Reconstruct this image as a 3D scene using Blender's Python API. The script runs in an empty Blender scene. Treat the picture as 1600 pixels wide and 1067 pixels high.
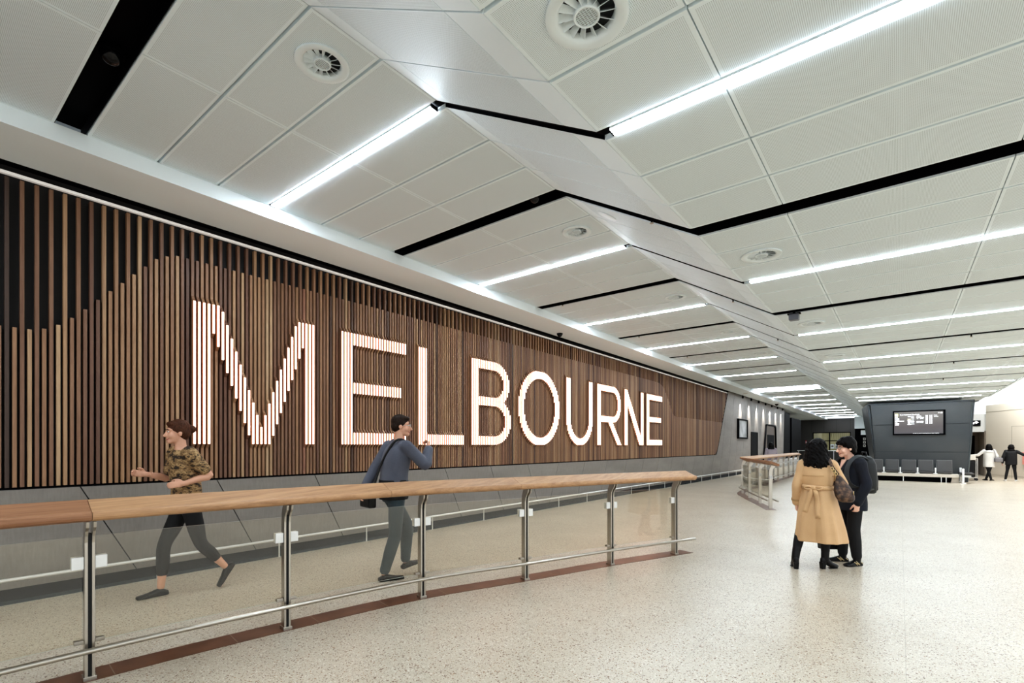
import bpy, bmesh, math, random
from mathutils import Vector, Matrix, Quaternion
random.seed(7)
SC = bpy.context.scene
COL = SC.collection
PI = math.pi

# ------------------------------------------------------------------ helpers
def lin(c):
    f = lambda v: v/12.92 if v <= .04045 else ((v+.055)/1.055)**2.4
    return tuple(f(v/255) for v in c)+(1.0,)

class MB:
    """collects boxes, prisms, tubes and lofts, then links them as ONE mesh object"""
    def __init__(s): s.v=[]; s.f=[]; s.m=[]; s.t=[]; s.tone=0.5
    def add(s, vs, fs, mi=0):
        o=len(s.v); s.v+= [tuple(p) for p in vs]
        for f in fs: s.f.append(tuple(i+o for i in f)); s.m.append(mi); s.t.append(s.tone)
    def box(s,x0,x1,y0,y1,z0,z1,mi=0):
        vs=[(x,y,z) for x in (x0,x1) for y in (y0,y1) for z in (z0,z1)]
        s.add(vs,[(0,1,3,2),(4,6,7,5),(0,4,5,1),(2,3,7,6),(0,2,6,4),(1,5,7,3)],mi)
    def obox(s,c,ax,ay,az,hx,hy,hz,mi=0):
        c=Vector(c);ax=Vector(ax).normalized();ay=Vector(ay).normalized();az=Vector(az).normalized()
        vs=[c+ax*(i*hx)+ay*(j*hy)+az*(k*hz) for i in (-1,1) for j in (-1,1) for k in (-1,1)]
        s.add(vs,[(0,1,3,2),(4,6,7,5),(0,4,5,1),(2,3,7,6),(0,2,6,4),(1,5,7,3)],mi)
    def prism(s,poly,d,mi=0):
        """poly: list of 3D points, extruded by vector d"""
        n=len(poly); d=Vector(d)
        vs=[Vector(p) for p in poly]+[Vector(p)+d for p in poly]
        fs=[tuple(range(n-1,-1,-1)),tuple(range(n,2*n))]+[(i,(i+1)%n,(i+1)%n+n,i+n) for i in range(n)]
        s.add(vs,fs,mi)
    def sweep(s,rings,mi=0,cap=True,closed=True):
        n=len(rings[0]); vs=[p for r in rings for p in r]; fs=[]
        for a in range(len(rings)-1):
            for i in range(n if closed else n-1):
                j=(i+1)%n
                fs.append((a*n+i,a*n+j,(a+1)*n+j,(a+1)*n+i))
        if cap:
            fs.append(tuple(range(n-1,-1,-1))); b=(len(rings)-1)*n; fs.append(tuple(range(b,b+n)))
        s.add(vs,fs,mi)
    def tube(s,pts,r,n=10,mi=0,closed=False):
        pts=[Vector(p) for p in pts]; rr=r if isinstance(r,(list,tuple)) else [r]*len(pts)
        rings=[]; ref=None
        for i,p in enumerate(pts):
            a=pts[max(i-1,0)]; b=pts[min(i+1,len(pts)-1)]
            if closed: a=pts[i-1]; b=pts[(i+1)%len(pts)]
            d=(b-a).normalized()
            if ref is None:
                ref=Vector((0,0,1)) if abs(d.z)<.9 else Vector((1,0,0))
            u=(ref-d*ref.dot(d)).normalized(); w=d.cross(u); ref=u
            rings.append([p+(u*math.cos(2*PI*k/n)+w*math.sin(2*PI*k/n))*rr[i] for k in range(n)])
        if closed: rings.append(rings[0])
        s.sweep(rings,mi,cap=not closed)
    def cyl(s,c,r,h,n=20,axis='z',mi=0,r2=None):
        r2=r if r2 is None else r2; c=Vector(c)
        A={'z':((1,0,0),(0,1,0),(0,0,1)),'x':((0,1,0),(0,0,1),(1,0,0)),'y':((0,0,1),(1,0,0),(0,1,0))}[axis]
        u,w,d=[Vector(a) for a in A]
        ring=lambda rr,t:[c+d*t+(u*math.cos(2*PI*k/n)+w*math.sin(2*PI*k/n))*rr for k in range(n)]
        s.sweep([ring(r,0),ring(r2,h)],mi)
    def lathe(s,c,prof,n=32,mi=0):
        c=Vector(c)
        rings=[[c+Vector((r*math.cos(2*PI*k/n),r*math.sin(2*PI*k/n),z)) for k in range(n)] for r,z in prof]
        s.sweep(rings,mi,cap=False)
    def ellipsoid(s,c,rx,ry,rz,M=None,nu=16,nv=10,mi=0):
        c=Vector(c); rings=[]
        for j in range(nv+1):
            a=-PI/2+PI*j/nv; a=max(-PI/2+.05,min(PI/2-.05,a))
            rings.append([])
            for k in range(nu):
                p=Vector((rx*math.cos(a)*math.cos(2*PI*k/nu),ry*math.cos(a)*math.sin(2*PI*k/nu),rz*math.sin(a)))
                rings[-1].append(c+(M@p if M else p))
        s.sweep(rings,mi)
    def mesh(s,name,mats):
        me=bpy.data.meshes.new(name); me.from_pydata(s.v,[],s.f)
        for m in (mats if isinstance(mats,(list,tuple)) else [mats]): me.materials.append(m)
        me.polygons.foreach_set('material_index',s.m)
        if s.f:
            at=me.attributes.new('tone','FLOAT','FACE'); at.data.foreach_set('value',s.t)
        bm=bmesh.new(); bm.from_mesh(me); bmesh.ops.recalc_face_normals(bm,faces=bm.faces); bm.to_mesh(me); bm.free()
        me.update(); return me
    def build(s,name,mats,parent=None,smooth=False,bevel=0,angle=None):
        ob=bpy.data.objects.new(name,s.mesh(name,mats)); COL.objects.link(ob)
        if parent is not None:
            ob.parent=parent
            ob.matrix_parent_inverse=Matrix.Translation(-Vector(parent.location)) if parent.get('_w') else Matrix()
        if smooth:
            ob.data.shade_smooth()
            if angle: ob.data.set_sharp_from_angle(angle=angle)
        if bevel:
            b=ob.modifiers.new('bevel','BEVEL'); b.width=bevel; b.segments=2; b.limit_method='ANGLE'; b.harden_normals=False
        return ob

def tag(o,label,cat,group=None,kind=None):
    o['label']=label; o['category']=cat
    if group: o['group']=group
    if kind: o['kind']=kind
    return o
def empty(name,loc=(0,0,0),rz=0):
    o=bpy.data.objects.new(name,None); COL.objects.link(o); o.location=loc; o.rotation_euler=(0,0,rz); o.empty_display_size=.1
    return o
def wempty(name,loc):
    """an Empty at the base of a thing whose parts are given in world coordinates"""
    o=empty(name,loc); o['_w']=1; return o
def struct(o,label=None):
    o['kind']='structure'
    if label: o['label']=label
    return o
def copy_tree(o,parent=None):
    c=o.copy(); COL.objects.link(c); c.parent=parent
    for ch in list(o.children): copy_tree(ch,c)
    return c

# ------------------------------------------------------------------ materials
def mat(name,color,rough=.5,metal=0,spec=.5,coat=0,emit=None,estr=0):
    m=bpy.data.materials.new(name); m.use_nodes=True
    b=m.node_tree.nodes['Principled BSDF']
    b.inputs['Base Color'].default_value=lin(color); b.inputs['Roughness'].default_value=rough
    b.inputs['Metallic'].default_value=metal; b.inputs['Specular IOR Level'].default_value=spec
    b.inputs['Coat Weight'].default_value=coat
    if emit: b.inputs['Emission Color'].default_value=lin(emit); b.inputs['Emission Strength'].default_value=estr
    return m
def nodes(m):
    nt=m.node_tree; return nt,nt.nodes,nt.links,nt.nodes['Principled BSDF']
def mth(nt,op,a,b=None,clamp=False):
    n=nt.nodes.new('ShaderNodeMath'); n.operation=op; n.use_clamp=clamp
    for i,v in enumerate((a,b)):
        if v is None: continue
        if isinstance(v,(int,float)): n.inputs[i].default_value=v
        else: nt.links.new(v,n.inputs[i])
    return n.outputs[0]
def ramp(nt,fac,stops,interp='LINEAR'):
    n=nt.nodes.new('ShaderNodeValToRGB'); e=n.color_ramp.elements; n.color_ramp.interpolation=interp
    while len(e)<len(stops): e.new(.5)
    for el,(p,c) in zip(e,stops): el.position=p; el.color=lin(c)
    nt.links.new(fac,n.inputs[0]); return n.outputs[0]
def mixc(nt,fac,a,b,mode='MIX'):
    n=nt.nodes.new('ShaderNodeMix'); n.data_type='RGBA'; n.blend_type=mode
    for sck,v in ((n.inputs[0],fac),(n.inputs[6],a),(n.inputs[7],b)):
        if isinstance(v,(int,float)): sck.default_value=v
        elif isinstance(v,tuple): sck.default_value=v
        else: nt.links.new(v,sck)
    return n.outputs[2]
def objco(nt,scale=(1,1,1)):
    t=nt.nodes.new('ShaderNodeTexCoord'); mp=nt.nodes.new('ShaderNodeMapping'); mp.inputs['Scale'].default_value=scale
    nt.links.new(t.outputs['Object'],mp.inputs['Vector']); return mp.outputs[0]
def noise(nt,vec,scale,detail=4,rough=.5):
    n=nt.nodes.new('ShaderNodeTexNoise'); n.inputs['Scale'].default_value=scale; n.inputs['Detail'].default_value=detail
    n.inputs['Roughness'].default_value=rough; nt.links.new(vec,n.inputs['Vector']); return n.outputs['Fac']
def bump(nt,b,h,strength=.2,dist=.002):
    n=nt.nodes.new('ShaderNodeBump'); n.inputs['Strength'].default_value=strength; n.inputs['Distance'].default_value=dist
    nt.links.new(h,n.inputs['Height']); nt.links.new(n.outputs[0],b.inputs['Normal'])

M={}
M['white']=mat('painted_white',(228,238,242),.45)
M['warmwhite']=mat('bulkhead_white',(238,247,251),.6)
M['panel']=mat('ceiling_panel_white',(233,244,249),.55,spec=.3)
M['black']=mat('matte_black',(8,8,11),.6,spec=.05)
M['soot']=mat('slot_black',(4,4,8),.6,spec=.06)
M['steel']=mat('brushed_steel',(196,190,180),.28,metal=1)
M['steelw']=mat('satin_clamp_steel',(236,236,234),.42,metal=.35)
M['rubber']=mat('black_rubber',(14,13,13),.6)
M['lamp']=mat('lamp_diffuser',(255,255,255),.5,emit=(226,241,255),estr=36)
M['lampside']=mat('lamp_diffuser_wall_side',(255,255,255),.5,emit=(230,243,255),estr=56)
M['letteredge']=mat('letter_diffuser_edge',(255,200,170),.5,emit=(255,150,108),estr=.9)
M['lampwide']=mat('luminous_panel',(255,255,255),.5,emit=(250,252,255),estr=4)
M['letter']=mat('letter_diffuser',(255,245,238),.5,emit=(255,226,210),estr=1.5)
M['ledline']=mat('led_line',(255,255,255),.5,emit=(255,246,238),estr=.12)
M['greywhite']=mat('trim_grey',(205,203,198),.4,metal=.2)

# perforated panel
m=M['perf']=mat('perforated_panel',(216,219,216),.55,spec=.3); nt,N,L,b=nodes(m)
v=objco(nt); sx=nt.nodes.new('ShaderNodeSeparateXYZ'); L.new(v,sx.inputs[0])
k=2*PI/.0085
s1=mth(nt,'SINE',mth(nt,'MULTIPLY',sx.outputs[0],k)); s2=mth(nt,'SINE',mth(nt,'MULTIPLY',sx.outputs[1],k))
d=mth(nt,'MULTIPLY',mth(nt,'ADD',s1,1),mth(nt,'ADD',s2,1))
f=mth(nt,'MULTIPLY',mth(nt,'SUBTRACT',d,1.5),1.2,True)
L.new(mixc(nt,f,lin((230,241,246)),lin((164,174,179))),b.inputs['Base Color'])

# terrazzo
m=M['terrazzo']=mat('terrazzo',(216,207,190),.29,spec=.36); nt,N,L,b=nodes(m)
v=objco(nt)
def chips(scale,thr,lo,dens):
    n=nt.nodes.new('ShaderNodeTexVoronoi'); n.inputs['Scale'].default_value=scale; n.inputs['Randomness'].default_value=1; L.new(v,n.inputs['Vector'])
    sp=nt.nodes.new('ShaderNodeSeparateColor'); L.new(n.outputs['Color'],sp.inputs[0])
    r=sp.outputs[0]; size=mth(nt,'MULTIPLY',sp.outputs[1],thr)
    inside=mth(nt,'MULTIPLY',mth(nt,'SUBTRACT',size,n.outputs['Distance']),14,True)
    pick=mth(nt,'GREATER_THAN',r,1-dens)
    return mth(nt,'MULTIPLY',inside,pick), sp.outputs[2]
nz=noise(nt,v,1.1,3)
base=ramp(nt,nz,[(.3,(192,181,162)),(.7,(206,196,178))])
fine=noise(nt,v,140,2); base=mixc(nt,mth(nt,'MULTIPLY',mth(nt,'SUBTRACT',fine,.5),1.1,True),base,lin((166,150,126)))
for sc_,thr,dens in ((80,.66,.46),(140,.72,.45)):
    f,r=chips(sc_,thr,0,dens)
    cc=ramp(nt,r,[(0,(104,70,42)),(.2,(140,104,70)),(.4,(120,102,82)),(.52,(158,120,82)),(.70,(220,213,200)),(1,(228,223,212))],'CONSTANT')
    base=mixc(nt,mth(nt,'MULTIPLY',f,.95),base,cc)
sx=nt.nodes.new('ShaderNodeSeparateXYZ'); L.new(v,sx.inputs[0])
def jl(out,off,per,w):
    fr=mth(nt,'FRACT',mth(nt,'DIVIDE',mth(nt,'ADD',out,off),per))
    return mth(nt,'LESS_THAN',mth(nt,'MULTIPLY',mth(nt,'ABSOLUTE',mth(nt,'SUBTRACT',fr,.5)),per),w)
jt=mth(nt,'MAXIMUM',jl(sx.outputs[0],100.62,1.22,.0022),jl(sx.outputs[1],100.3,1.22,.0022))
base=mixc(nt,mth(nt,'MULTIPLY',jt,.5),base,lin((150,138,118)))
L.new(base,b.inputs['Base Color'])

# timber with per-piece tone attribute; axis: direction of the grain
def wood(name,stops,axis,rough=.45,coat=0):
    m=mat(name,(150,110,80),rough,coat=coat); nt,N,L,b=nodes(m)
    sc=[30,30,30]; sc['xyz'.index(axis)]=1.2
    v=objco(nt,tuple(sc))
    at=nt.nodes.new('ShaderNodeAttribute'); at.attribute_name='tone'
    cmb=nt.nodes.new('ShaderNodeVectorMath'); cmb.operation='ADD'
    L.new(v,cmb.inputs[0]); sv=nt.nodes.new('ShaderNodeVectorMath'); sv.operation='SCALE'; L.new(at.outputs['Vector'],sv.inputs[0]); sv.inputs[3].default_value=37
    L.new(sv.outputs[0],cmb.inputs[1])
    g=noise(nt,cmb.outputs[0],1.0,6,.62); g2=noise(nt,cmb.outputs[0],6,3,.6)
    base=ramp(nt,at.outputs['Fac'],stops)
    fac=mth(nt,'ADD',mth(nt,'MULTIPLY',mth(nt,'SUBTRACT',g,.5),1.5),mth(nt,'MULTIPLY',mth(nt,'SUBTRACT',g2,.5),.7))
    dark=mixc(nt,mth(nt,'MULTIPLY',mth(nt,'ADD',fac,.18),1.1,True),base,mixc(nt,1.0,base,lin((172,148,130)),'MULTIPLY'))
    L.new(dark,b.inputs['Base Color']); bump(nt,b,g2,.15,.001)
    return m
M['slat']=wood('slat_timber',[(0,(72,56,48)),(.2,(116,84,67)),(.4,(134,100,78)),(.58,(154,117,88)),(.76,(172,137,104)),(.9,(190,161,128)),(1,(146,96,78))],'z',.5)
M['rail']=wood('rail_timber',[(0,(138,96,68)),(.35,(164,120,88)),(.7,(184,144,106)),(1,(196,155,115))],'y',.5,0)

# grey cement panels
m=M['cement']=mat('grey_cement_panel',(122,117,114),.5); nt,N,L,b=nodes(m)
v=objco(nt,(1,.5,2.2)); n1=noise(nt,v,1.3,5,.6); n2=noise(nt,objco(nt,(8,8,1.2)),6,4,.6)
fa=mth(nt,'ADD',mth(nt,'MULTIPLY',n1,.6),mth(nt,'MULTIPLY',n2,.4))
L.new(ramp(nt,fa,[(.3,(122,116,111)),(.55,(138,132,126)),(.75,(152,146,139))]),b.inputs['Base Color'])
M['kick']=mat('dark_kickboard',(58,62,64),.35)
m=M['pod']=mat('pod_graphite_panel',(58,60,61),.42,metal=.0); nt,N,L,b=nodes(m)
L.new(ramp(nt,noise(nt,objco(nt),.8,3),[(.3,(50,54,56)),(.7,(64,65,64))]),b.inputs['Base Color'])
M['poddark']=mat('pod_edge_dark',(40,46,50),.4)
m=M['strip']=mat('brown_floor_inlay',(86,62,48),.28); nt,N,L,b=nodes(m)
L.new(ramp(nt,noise(nt,objco(nt),5,4),[(.3,(92,60,42)),(.7,(118,80,58))]),b.inputs['Base Color'])

# glass: clear sheet with a faint warm tint and a real reflection
def glass(name,tint,edge=(120,150,140),amount=1.0):
    m=bpy.data.materials.new(name); m.use_nodes=True; nt=m.node_tree; nt.nodes.clear(); L=nt.links
    o=nt.nodes.new('ShaderNodeOutputMaterial'); t=nt.nodes.new('ShaderNodeBsdfTransparent'); t.inputs[0].default_value=lin(tint)
    g=nt.nodes.new('ShaderNodeBsdfGlossy'); g.inputs['Roughness'].default_value=.02
    lw=nt.nodes.new('ShaderNodeLayerWeight'); lw.inputs[0].default_value=.5; fr=mth(nt,'ADD',mth(nt,'MULTIPLY',mth(nt,'POWER',lw.outputs['Facing'],5.0),.85),.055)
    mx=nt.nodes.new('ShaderNodeMixShader'); L.new(mth(nt,'MULTIPLY',fr,amount),mx.inputs[0])
    L.new(t.outputs[0],mx.inputs[1]); L.new(g.outputs[0],mx.inputs[2]); L.new(mx.outputs[0],o.inputs[0]); return m
M['glass']=glass('balustrade_glass',(254,252,246))
M['glassedge']=mat('glass_edge_pale',(226,232,224),.2,spec=.6)
M['winglass']=glass('window_glass',(235,235,225),amount=.6)
# ------------------------------------------------------------------ floor
b=MB(); b.add([(-9.5,-7,0),(24,-7,0),(24,66,0),(-9.5,66,0)],[(0,1,2,3)])
struct(b.build('floor',M['terrazzo']))

# ------------------------------------------------------------------ ceiling
ZL,ZR=4.34,3.50
XL0,XL1,XR0,XR1=-5.86,-3.0,-1.52,2.8
PY=3.67; S0=1.05; SW=.103; LW=.04
KS=range(-2,16)
def light_y(k): return S0+PY*k+1.82
def cells(k):
    a=S0+PY*k+SW; c=light_y(k)-LW-.006; d=(c-a)/3
    e=light_y(k)+LW+.006; g=S0+PY*(k+1)-SW; h=(g-e)/3
    return [(a+d*i,a+d*(i+1)) for i in range(3)]+[(e+h*i,e+h*(i+1)) for i in range(3)]
HOLES=[(x,2.02+PY*i) for x in (-3.375,-1.145) for i in range(6)]
def panel(mb,A,B,y0,y1,gx=.0035,gy=.011,brd=.022,perf=True,th=.03):
    """ceiling tile between fold points A and B (x,z), from y0 to y1"""
    A=Vector((A[0],0,A[1]));B=Vector((B[0],0,B[1])); d=(B-A); ln=d.length; d/=ln
    n=Vector((-d.z,0,d.x)); n=n if n.z>0 else -n
    def P(s,y,h=0): return A+d*s+Vector((0,y,0))+n*h
    a0,a1,c0,c1=gx,ln-gx,y0+gy,y1-gy
    o=[P(a0,c0),P(a1,c0),P(a1,c1),P(a0,c1)]; t=[P(a0,c0,th),P(a1,c0,th),P(a1,c1,th),P(a0,c1,th)]
    i=[P(a0+brd,c0+brd),P(a1-brd,c0+brd),P(a1-brd,c1-brd),P(a0+brd,c1-brd)]
    mb.add(o+i+t,[(0,1,5,4),(1,2,6,5),(2,3,7,6),(3,0,4,7),(0,8,9,1),(1,9,10,2),(2,10,11,3),(3,11,8,0)],0)
    hole=None
    for hx,hy in HOLES:
        if abs(A.z-B.z)<1e-6 and A.x<hx<B.x and y0<hy<y1: hole=Vector((hx,hy,A.z))
    if hole is None: mb.add(i,[(0,1,2,3)],1 if perf else 0); return
    n_=48; ci=[hole+Vector((.16*math.cos(2*PI*q/n_),.16*math.sin(2*PI*q/n_),0)) for q in range(n_)]
    x0,x1,ya,yb=i[0].x,i[1].x,i[0].y,i[2].y; ro=[]
    angs=[math.atan2(yy-hole.y,xx-hole.x)%(2*PI) for xx,yy in ((x1,yb),(x0,yb),(x0,ya),(x1,ya))]
    for q in range(n_):
        a=2*PI*q/n_
        for ca in angs:
            if abs((ca-a+PI)%(2*PI)-PI)<PI/n_*.999: a=ca
        dx,dy=math.cos(a),math.sin(a); tt=[]
        if dx>1e-9: tt.append((x1-hole.x)/dx)
        if dx<-1e-9: tt.append((x0-hole.x)/dx)
        if dy>1e-9: tt.append((yb-hole.y)/dy)
        if dy<-1e-9: tt.append((ya-hole.y)/dy)
        ro.append(hole+Vector((dx,dy,0))*min(tt))
    mb.add(ci+ro,[(q,(q+1)%n_,n_+(q+1)%n_,n_+q) for q in range(n_)],1 if perf else 0)
def strip3(mb,y0,y1,pts,h,mi):
    """continuous surface over a list of (x,z), lifted by h"""
    vs=[(x,y,z+h) for (x,z) in pts for y in (y0,y1)]
    mb.add(vs,[(2*i,2*i+1,2*i+3,2*i+2) for i in range(len(pts)-1)],mi)
fold=lambda s:(XL1+(XR0-XL1)*s, ZL+(ZR-ZL)*s)
cl,cr,cf=MB(),MB(),MB(); bk,sl=MB(),MB()
WIDE=6   # the bay whose light is a wide luminous panel
for k in KS:
    for (y0,y1) in cells(k):
        if y1<-4.2: continue
        wide=(y0<28.03 and y1>27.17) or (y0<58.9 and y1>57.7)
        for xa,xb in ((XL0,-4.32),(-4.32,XL1)) if not wide else ():
            panel(cl,(xa,ZL),(xb,ZL),y0,y1)
        for s0,s1,pf in ((0,.125,0),(.125,.83,1),(.83,1,0)):
            panel(cf,fold(s0),fold(s1),y0,y1,gx=.003,gy=.007,brd=.008,perf=bool(pf))
        if y1<46:
            for xa,xb in ((XR0,-.767),(-.767,.627),(.627,2.02),(2.02,XR1)):
                if xa>1.5 and y0>27.5: continue
                panel(cr,(xa,ZR),(xb,ZR),y0,y1)
    a=S0+PY*k+SW+.004; c=S0+PY*(k+1)-SW-.004
    prof=[(XL0-.2,ZL),(XL1,ZL),(XR0,ZR),(XR1-.02,ZR)]
    if c>-4.2:
        strip3(bk,a,c,prof,.032,0)
        # black slot above the gap between two bays
        a2=S0+PY*k-SW-.03; c2=S0+PY*k+SW+.03
        strip3(sl,a2,c2,prof,.13,0)
        for yy,sg in ((S0+PY*k-SW-.003,1),(S0+PY*k+SW+.003,-1)):
            vs=[];
            for (x,z) in prof: vs+= [(x,yy,z+.012),(x,yy,z+.13)]
            sl.add(vs,[(2*i,2*i+1,2*i+3,2*i+2) for i in range(3)],0)
        # lamp trough lining
        ly=light_y(k)
        for sg in (-1,1):
            pf=[fold(0),fold(1)]; yy=ly+sg*(LW+.0105); vs=[]
            for (x,z) in pf: vs+= [(x,yy,z+.0015),(x,yy,z+.04)]
            sl.add(vs,[(0,1,3,2)],0)
        strip3(sl,ly-LW-.004,ly+LW+.004,prof,.028,0)
struct(cl.build('ceiling_left',[M['panel'],M['perf']]))
struct(cf.build('ceiling_fold',[M['panel'],M['perf']]))
struct(cr.build('ceiling_right',[M['panel'],M['perf']]))
struct(bk.build('ceiling_backing',M['white']))
struct(sl.build('ceiling_slots',M['soot']))
# roof slab above, keeps the sky out of the joints
b=MB(); b.box(-9.5,XR1-.03,-4.2,64,4.75,4.9); struct(b.build('ceiling_slab',M['white']))
# edge fascia on the hall side
b=MB(); b.box(XR1-.02,XR1+.03,-4.2,27.6,ZR-.02,5.2); b.box(2.0,2.05,27.6,46,ZR-.02,5.2); struct(b.build('trim_1',M['white']))

# bulkhead along the timber wall: flat soffit and upright fascia
b=MB(); b.box(-6.62,XL0-.03,-4.2,60,4.186,4.30); b.box(XL0-.03,XL0,-4.2,60,4.186,4.345)
struct(b.build('trim_2',M['warmwhite']))
b=MB(); b.box(-7.4,-6.62,-4.2,41,4.20,4.32); b.box(-6.62,-6.615,-4.2,60,4.18,4.30); struct(b.build('trim_3',M['soot']))

# ------------------------------------------------------------------ linear lights
ORD=['first','second','third','fourth','fifth','sixth','seventh','eighth','ninth','tenth','eleventh','twelfth','thirteenth','fourteenth','fifteenth','sixteenth']
def lamp(x0,x1,y,z,w,label,group,m_='lamp'):
    t=wempty('linear_light',((x0+x1)/2,y,z)); tag(t,label,'ceiling light',group)
    g=MB(); g.box(x0,x1,y-w,y+w,z-.009,z+.004); g.build('diffuser',M[m_],t)
    g=MB(); g.box(x0-.012,x0,y-w,y+w,z-.009,z+.02); g.build('end_cap',M['black'],t); g=MB(); g.box(x1,x1+.012,y-w,y+w,z-.009,z+.02); g.build('end_cap',M['black'],t)
    g=MB(); g.box(x0,x1,y-w-.004,y-w,z-.004,z+.02); g.box(x0,x1,y+w,y+w+.004,z-.004,z+.02); g.build('housing',M['steelw'],t)
    return t
n=0
for k in range(-1,15):
    if k==6: continue
    lamp(-5.83,-3.09,light_y(k),ZL,LW-.004,f'linear ceiling light on the timber wall side of the fold, {ORD[k] if k>=0 and k<6 else ORD[k-1]} from the camera' if k>=0 else 'linear ceiling light on the timber wall side, behind the camera','linear lights beside the timber wall','lampside')
for k in range(-1,7):
    lamp(-1.44,2.72,light_y(k),ZR,LW-.004,f'long linear light in the lower ceiling on the open hall side, {ORD[k]} from the camera' if k>=0 else 'long linear light in the lower ceiling, behind the camera','linear lights over the open hall')
lamp(-1.44,2.5,26.74,ZR,.06,'linear light in the lower ceiling right at the top of the dark pod','linear lights over the open hall')
lamp(-5.83,-3.05,27.6,ZL-.02,.42,'wide glowing ceiling panel above the grey wall, between slim lights','luminous panels','lampwide')
lamp(-5.83,-3.2,58.3,ZL-.02,.5,'wide glowing ceiling panel against the dark back wall','luminous panels','lampwide')

# ------------------------------------------------------------------ air diffusers
def diffuser():
    t=empty('air_diffuser'); R=.192
    g=MB(); g.lathe((0,0,0),[(R,.0),(R,-.012),(R-.012,-.016),(.150,-.014),(.138,-.008),(.130,.004),(.128,.026)],48); g.build('face_ring',M['white'],t,smooth=True,angle=.6)
    g=MB(); g.lathe((0,0,0),[(.05,.026),(.05,-.012),(.058,-.014),(.062,-.010),(.062,.026)],32)
    g.build('hub_ring',M['white'],t,smooth=True,angle=.6)
    g=MB(); g.cyl((0,0,-.006),.05,.004,32)
    for i in range(-4,5):
        w=math.sqrt(max(0,.048**2-(i*.0105)**2))
        g.box(-w,w,i*.0105-.0014,i*.0105+.0014,-.010,-.006,1)
    for i in range(-3,4):
        w=math.sqrt(max(0,.048**2-(i*.014)**2)); g.box(i*.014-.0012,i*.014+.0012,-w,w,-.009,-.006,1)
    g.build('hub_grille',[M['grille'],M['white']],t)
    g=MB(); g.cyl((0,0,.024),.129,.003,32); g.build('dark_throat',M['throat'],t)
    me=None
    for i in range(14):
        if me is None:
            g=MB(); rings=[]
            for r,tw,w in ((.061,.95,.024),(.095,.85,.030),(.133,.72,.036)):
                u=Vector((0,math.cos(tw),math.sin(tw))); c=Vector((r,0,.006))
                q=Vector((0,-math.sin(tw),math.cos(tw)))*.0012
                rings.append([c+u*w*.5+q,c+u*w*.5-q,c-u*w*.5-q,c-u*w*.5+q])
            g.sweep(rings); me=g.mesh('vane',M['white'])
        o=bpy.data.objects.new('vane',me); COL.objects.link(o); o.parent=t; o.rotation_euler=(0,0,2*PI*i/14)
    return t
M['throat']=mat('throat_grey',(40,42,44),.6)
M['grille']=mat('grille_grey',(150,150,148),.5)
dp=diffuser(); first=True
for side,x,z,who in (('L',-3.375,ZL,'timber wall'),('R',-1.145,ZR,'open hall')):
    for i in range(6):
        t=dp if first else copy_tree(dp); first=False
        t.location=(x,2.02+PY*i,z-.001)
        tag(t,f'round white swirl air diffuser in the {who} side ceiling, {ORD[i]} from the camera','air vent','swirl diffusers in the ceiling')

# small ceiling devices
def dome(x,y,z,r,label,name='dome_camera'):
    t=wempty(name,(x,y,z)); tag(t,label,'security camera','dome cameras')
    g=MB(); g.cyl((x,y,z-.025),r*1.15,.025,24); g.build('base',M['black'],t,smooth=True,angle=.6)
    g=MB(); g.lathe((x,y,z-.025),[(r*math.cos(a),-r*math.sin(a)) for a in [i*PI/16 for i in range(8)]]+[(.002,-r)],24); g.build('bubble',M['domeglass'],t,smooth=True)
M['domeglass']=mat('smoked_dome',(10,11,14),.15,spec=.35)
dome(-6.398,10.0,4.186,.062,'black dome camera under the white bulkhead above the glowing letters')
dome(-4.636,1.06,4.45,.075,'black dome camera inside the black ceiling slot nearest the camera')
dome(-3.38,4.74,4.45,.07,'black dome camera in the second black slot near the ceiling fold')
dome(-6.25,35.5,4.186,.09,'black dome camera under the bulkhead above the grey wall')
# wireless unit hanging from the second slot of the hall side
t=wempty('slot_sensor',(-1.0,8.4,3.5)); tag(t,'grey box sensor hanging from a black ceiling slot on the hall side','sensor')
g=MB(); g.box(-1.33,-1.16,8.36,8.44,3.46,3.475); g.box(-1.26,-1.23,8.38,8.42,3.46,3.62); g.build('bracket',M['black'],t)
g=MB(); g.box(-1.31,-1.18,8.34,8.46,3.37,3.46); g.build('casing',mat('sensor_grey',(96,98,108),.35),t,bevel=.012)
for i,(x,y,w) in enumerate(((-6.2,27.2,'above the slanted end of the timber'),(-6.2,33.2,'above the grey wall'))):
    g=MB(); g.lathe((x,y,4.186),[(.12,0),(.12,-.006),(.105,-.010),(.0,-.010)],24); o=g.build('ceiling_speaker',M['greywhite'],None,smooth=True,angle=.5); tag(o,'round pale speaker flush in the bulkhead '+w,'speaker')
o_=Vector((0,0,1.5)); th_=math.radians(38.124); d_=Vector((-math.sin(th_),math.cos(th_),0))+Vector((math.cos(th_),math.sin(th_),0))*((949-800)/773.1)+Vector((0,0,(696.6-337)/773.1))
sl_=(ZL-ZR)/(XR0-XL1); t_=(ZL-sl_*(-XL1)*-1*-1-1.5)/(d_.z+sl_*d_.x) if False else (ZL-sl_*(0-XL1)-1.5)/(d_.z+sl_*d_.x)
p_=o_+d_*t_; nn_=Vector((-sl_,0,-1)).normalized(); uu_=Vector((1,0,-sl_)).normalized()
g=MB(); ringf=lambda r,h:[p_+nn_*h+(uu_*math.cos(2*PI*k/28)+Vector((0,1,0))*math.sin(2*PI*k/28))*r for k in range(28)]
g.sweep([ringf(.115,-.005),ringf(.115,.006),ringf(.10,.011),ringf(.01,.011)]); o=g.build('ceiling_speaker',M['white'],None,smooth=True,angle=.5); tag(o,'round white speaker on the sloping ceiling fold beyond the second black slot','speaker')
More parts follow.
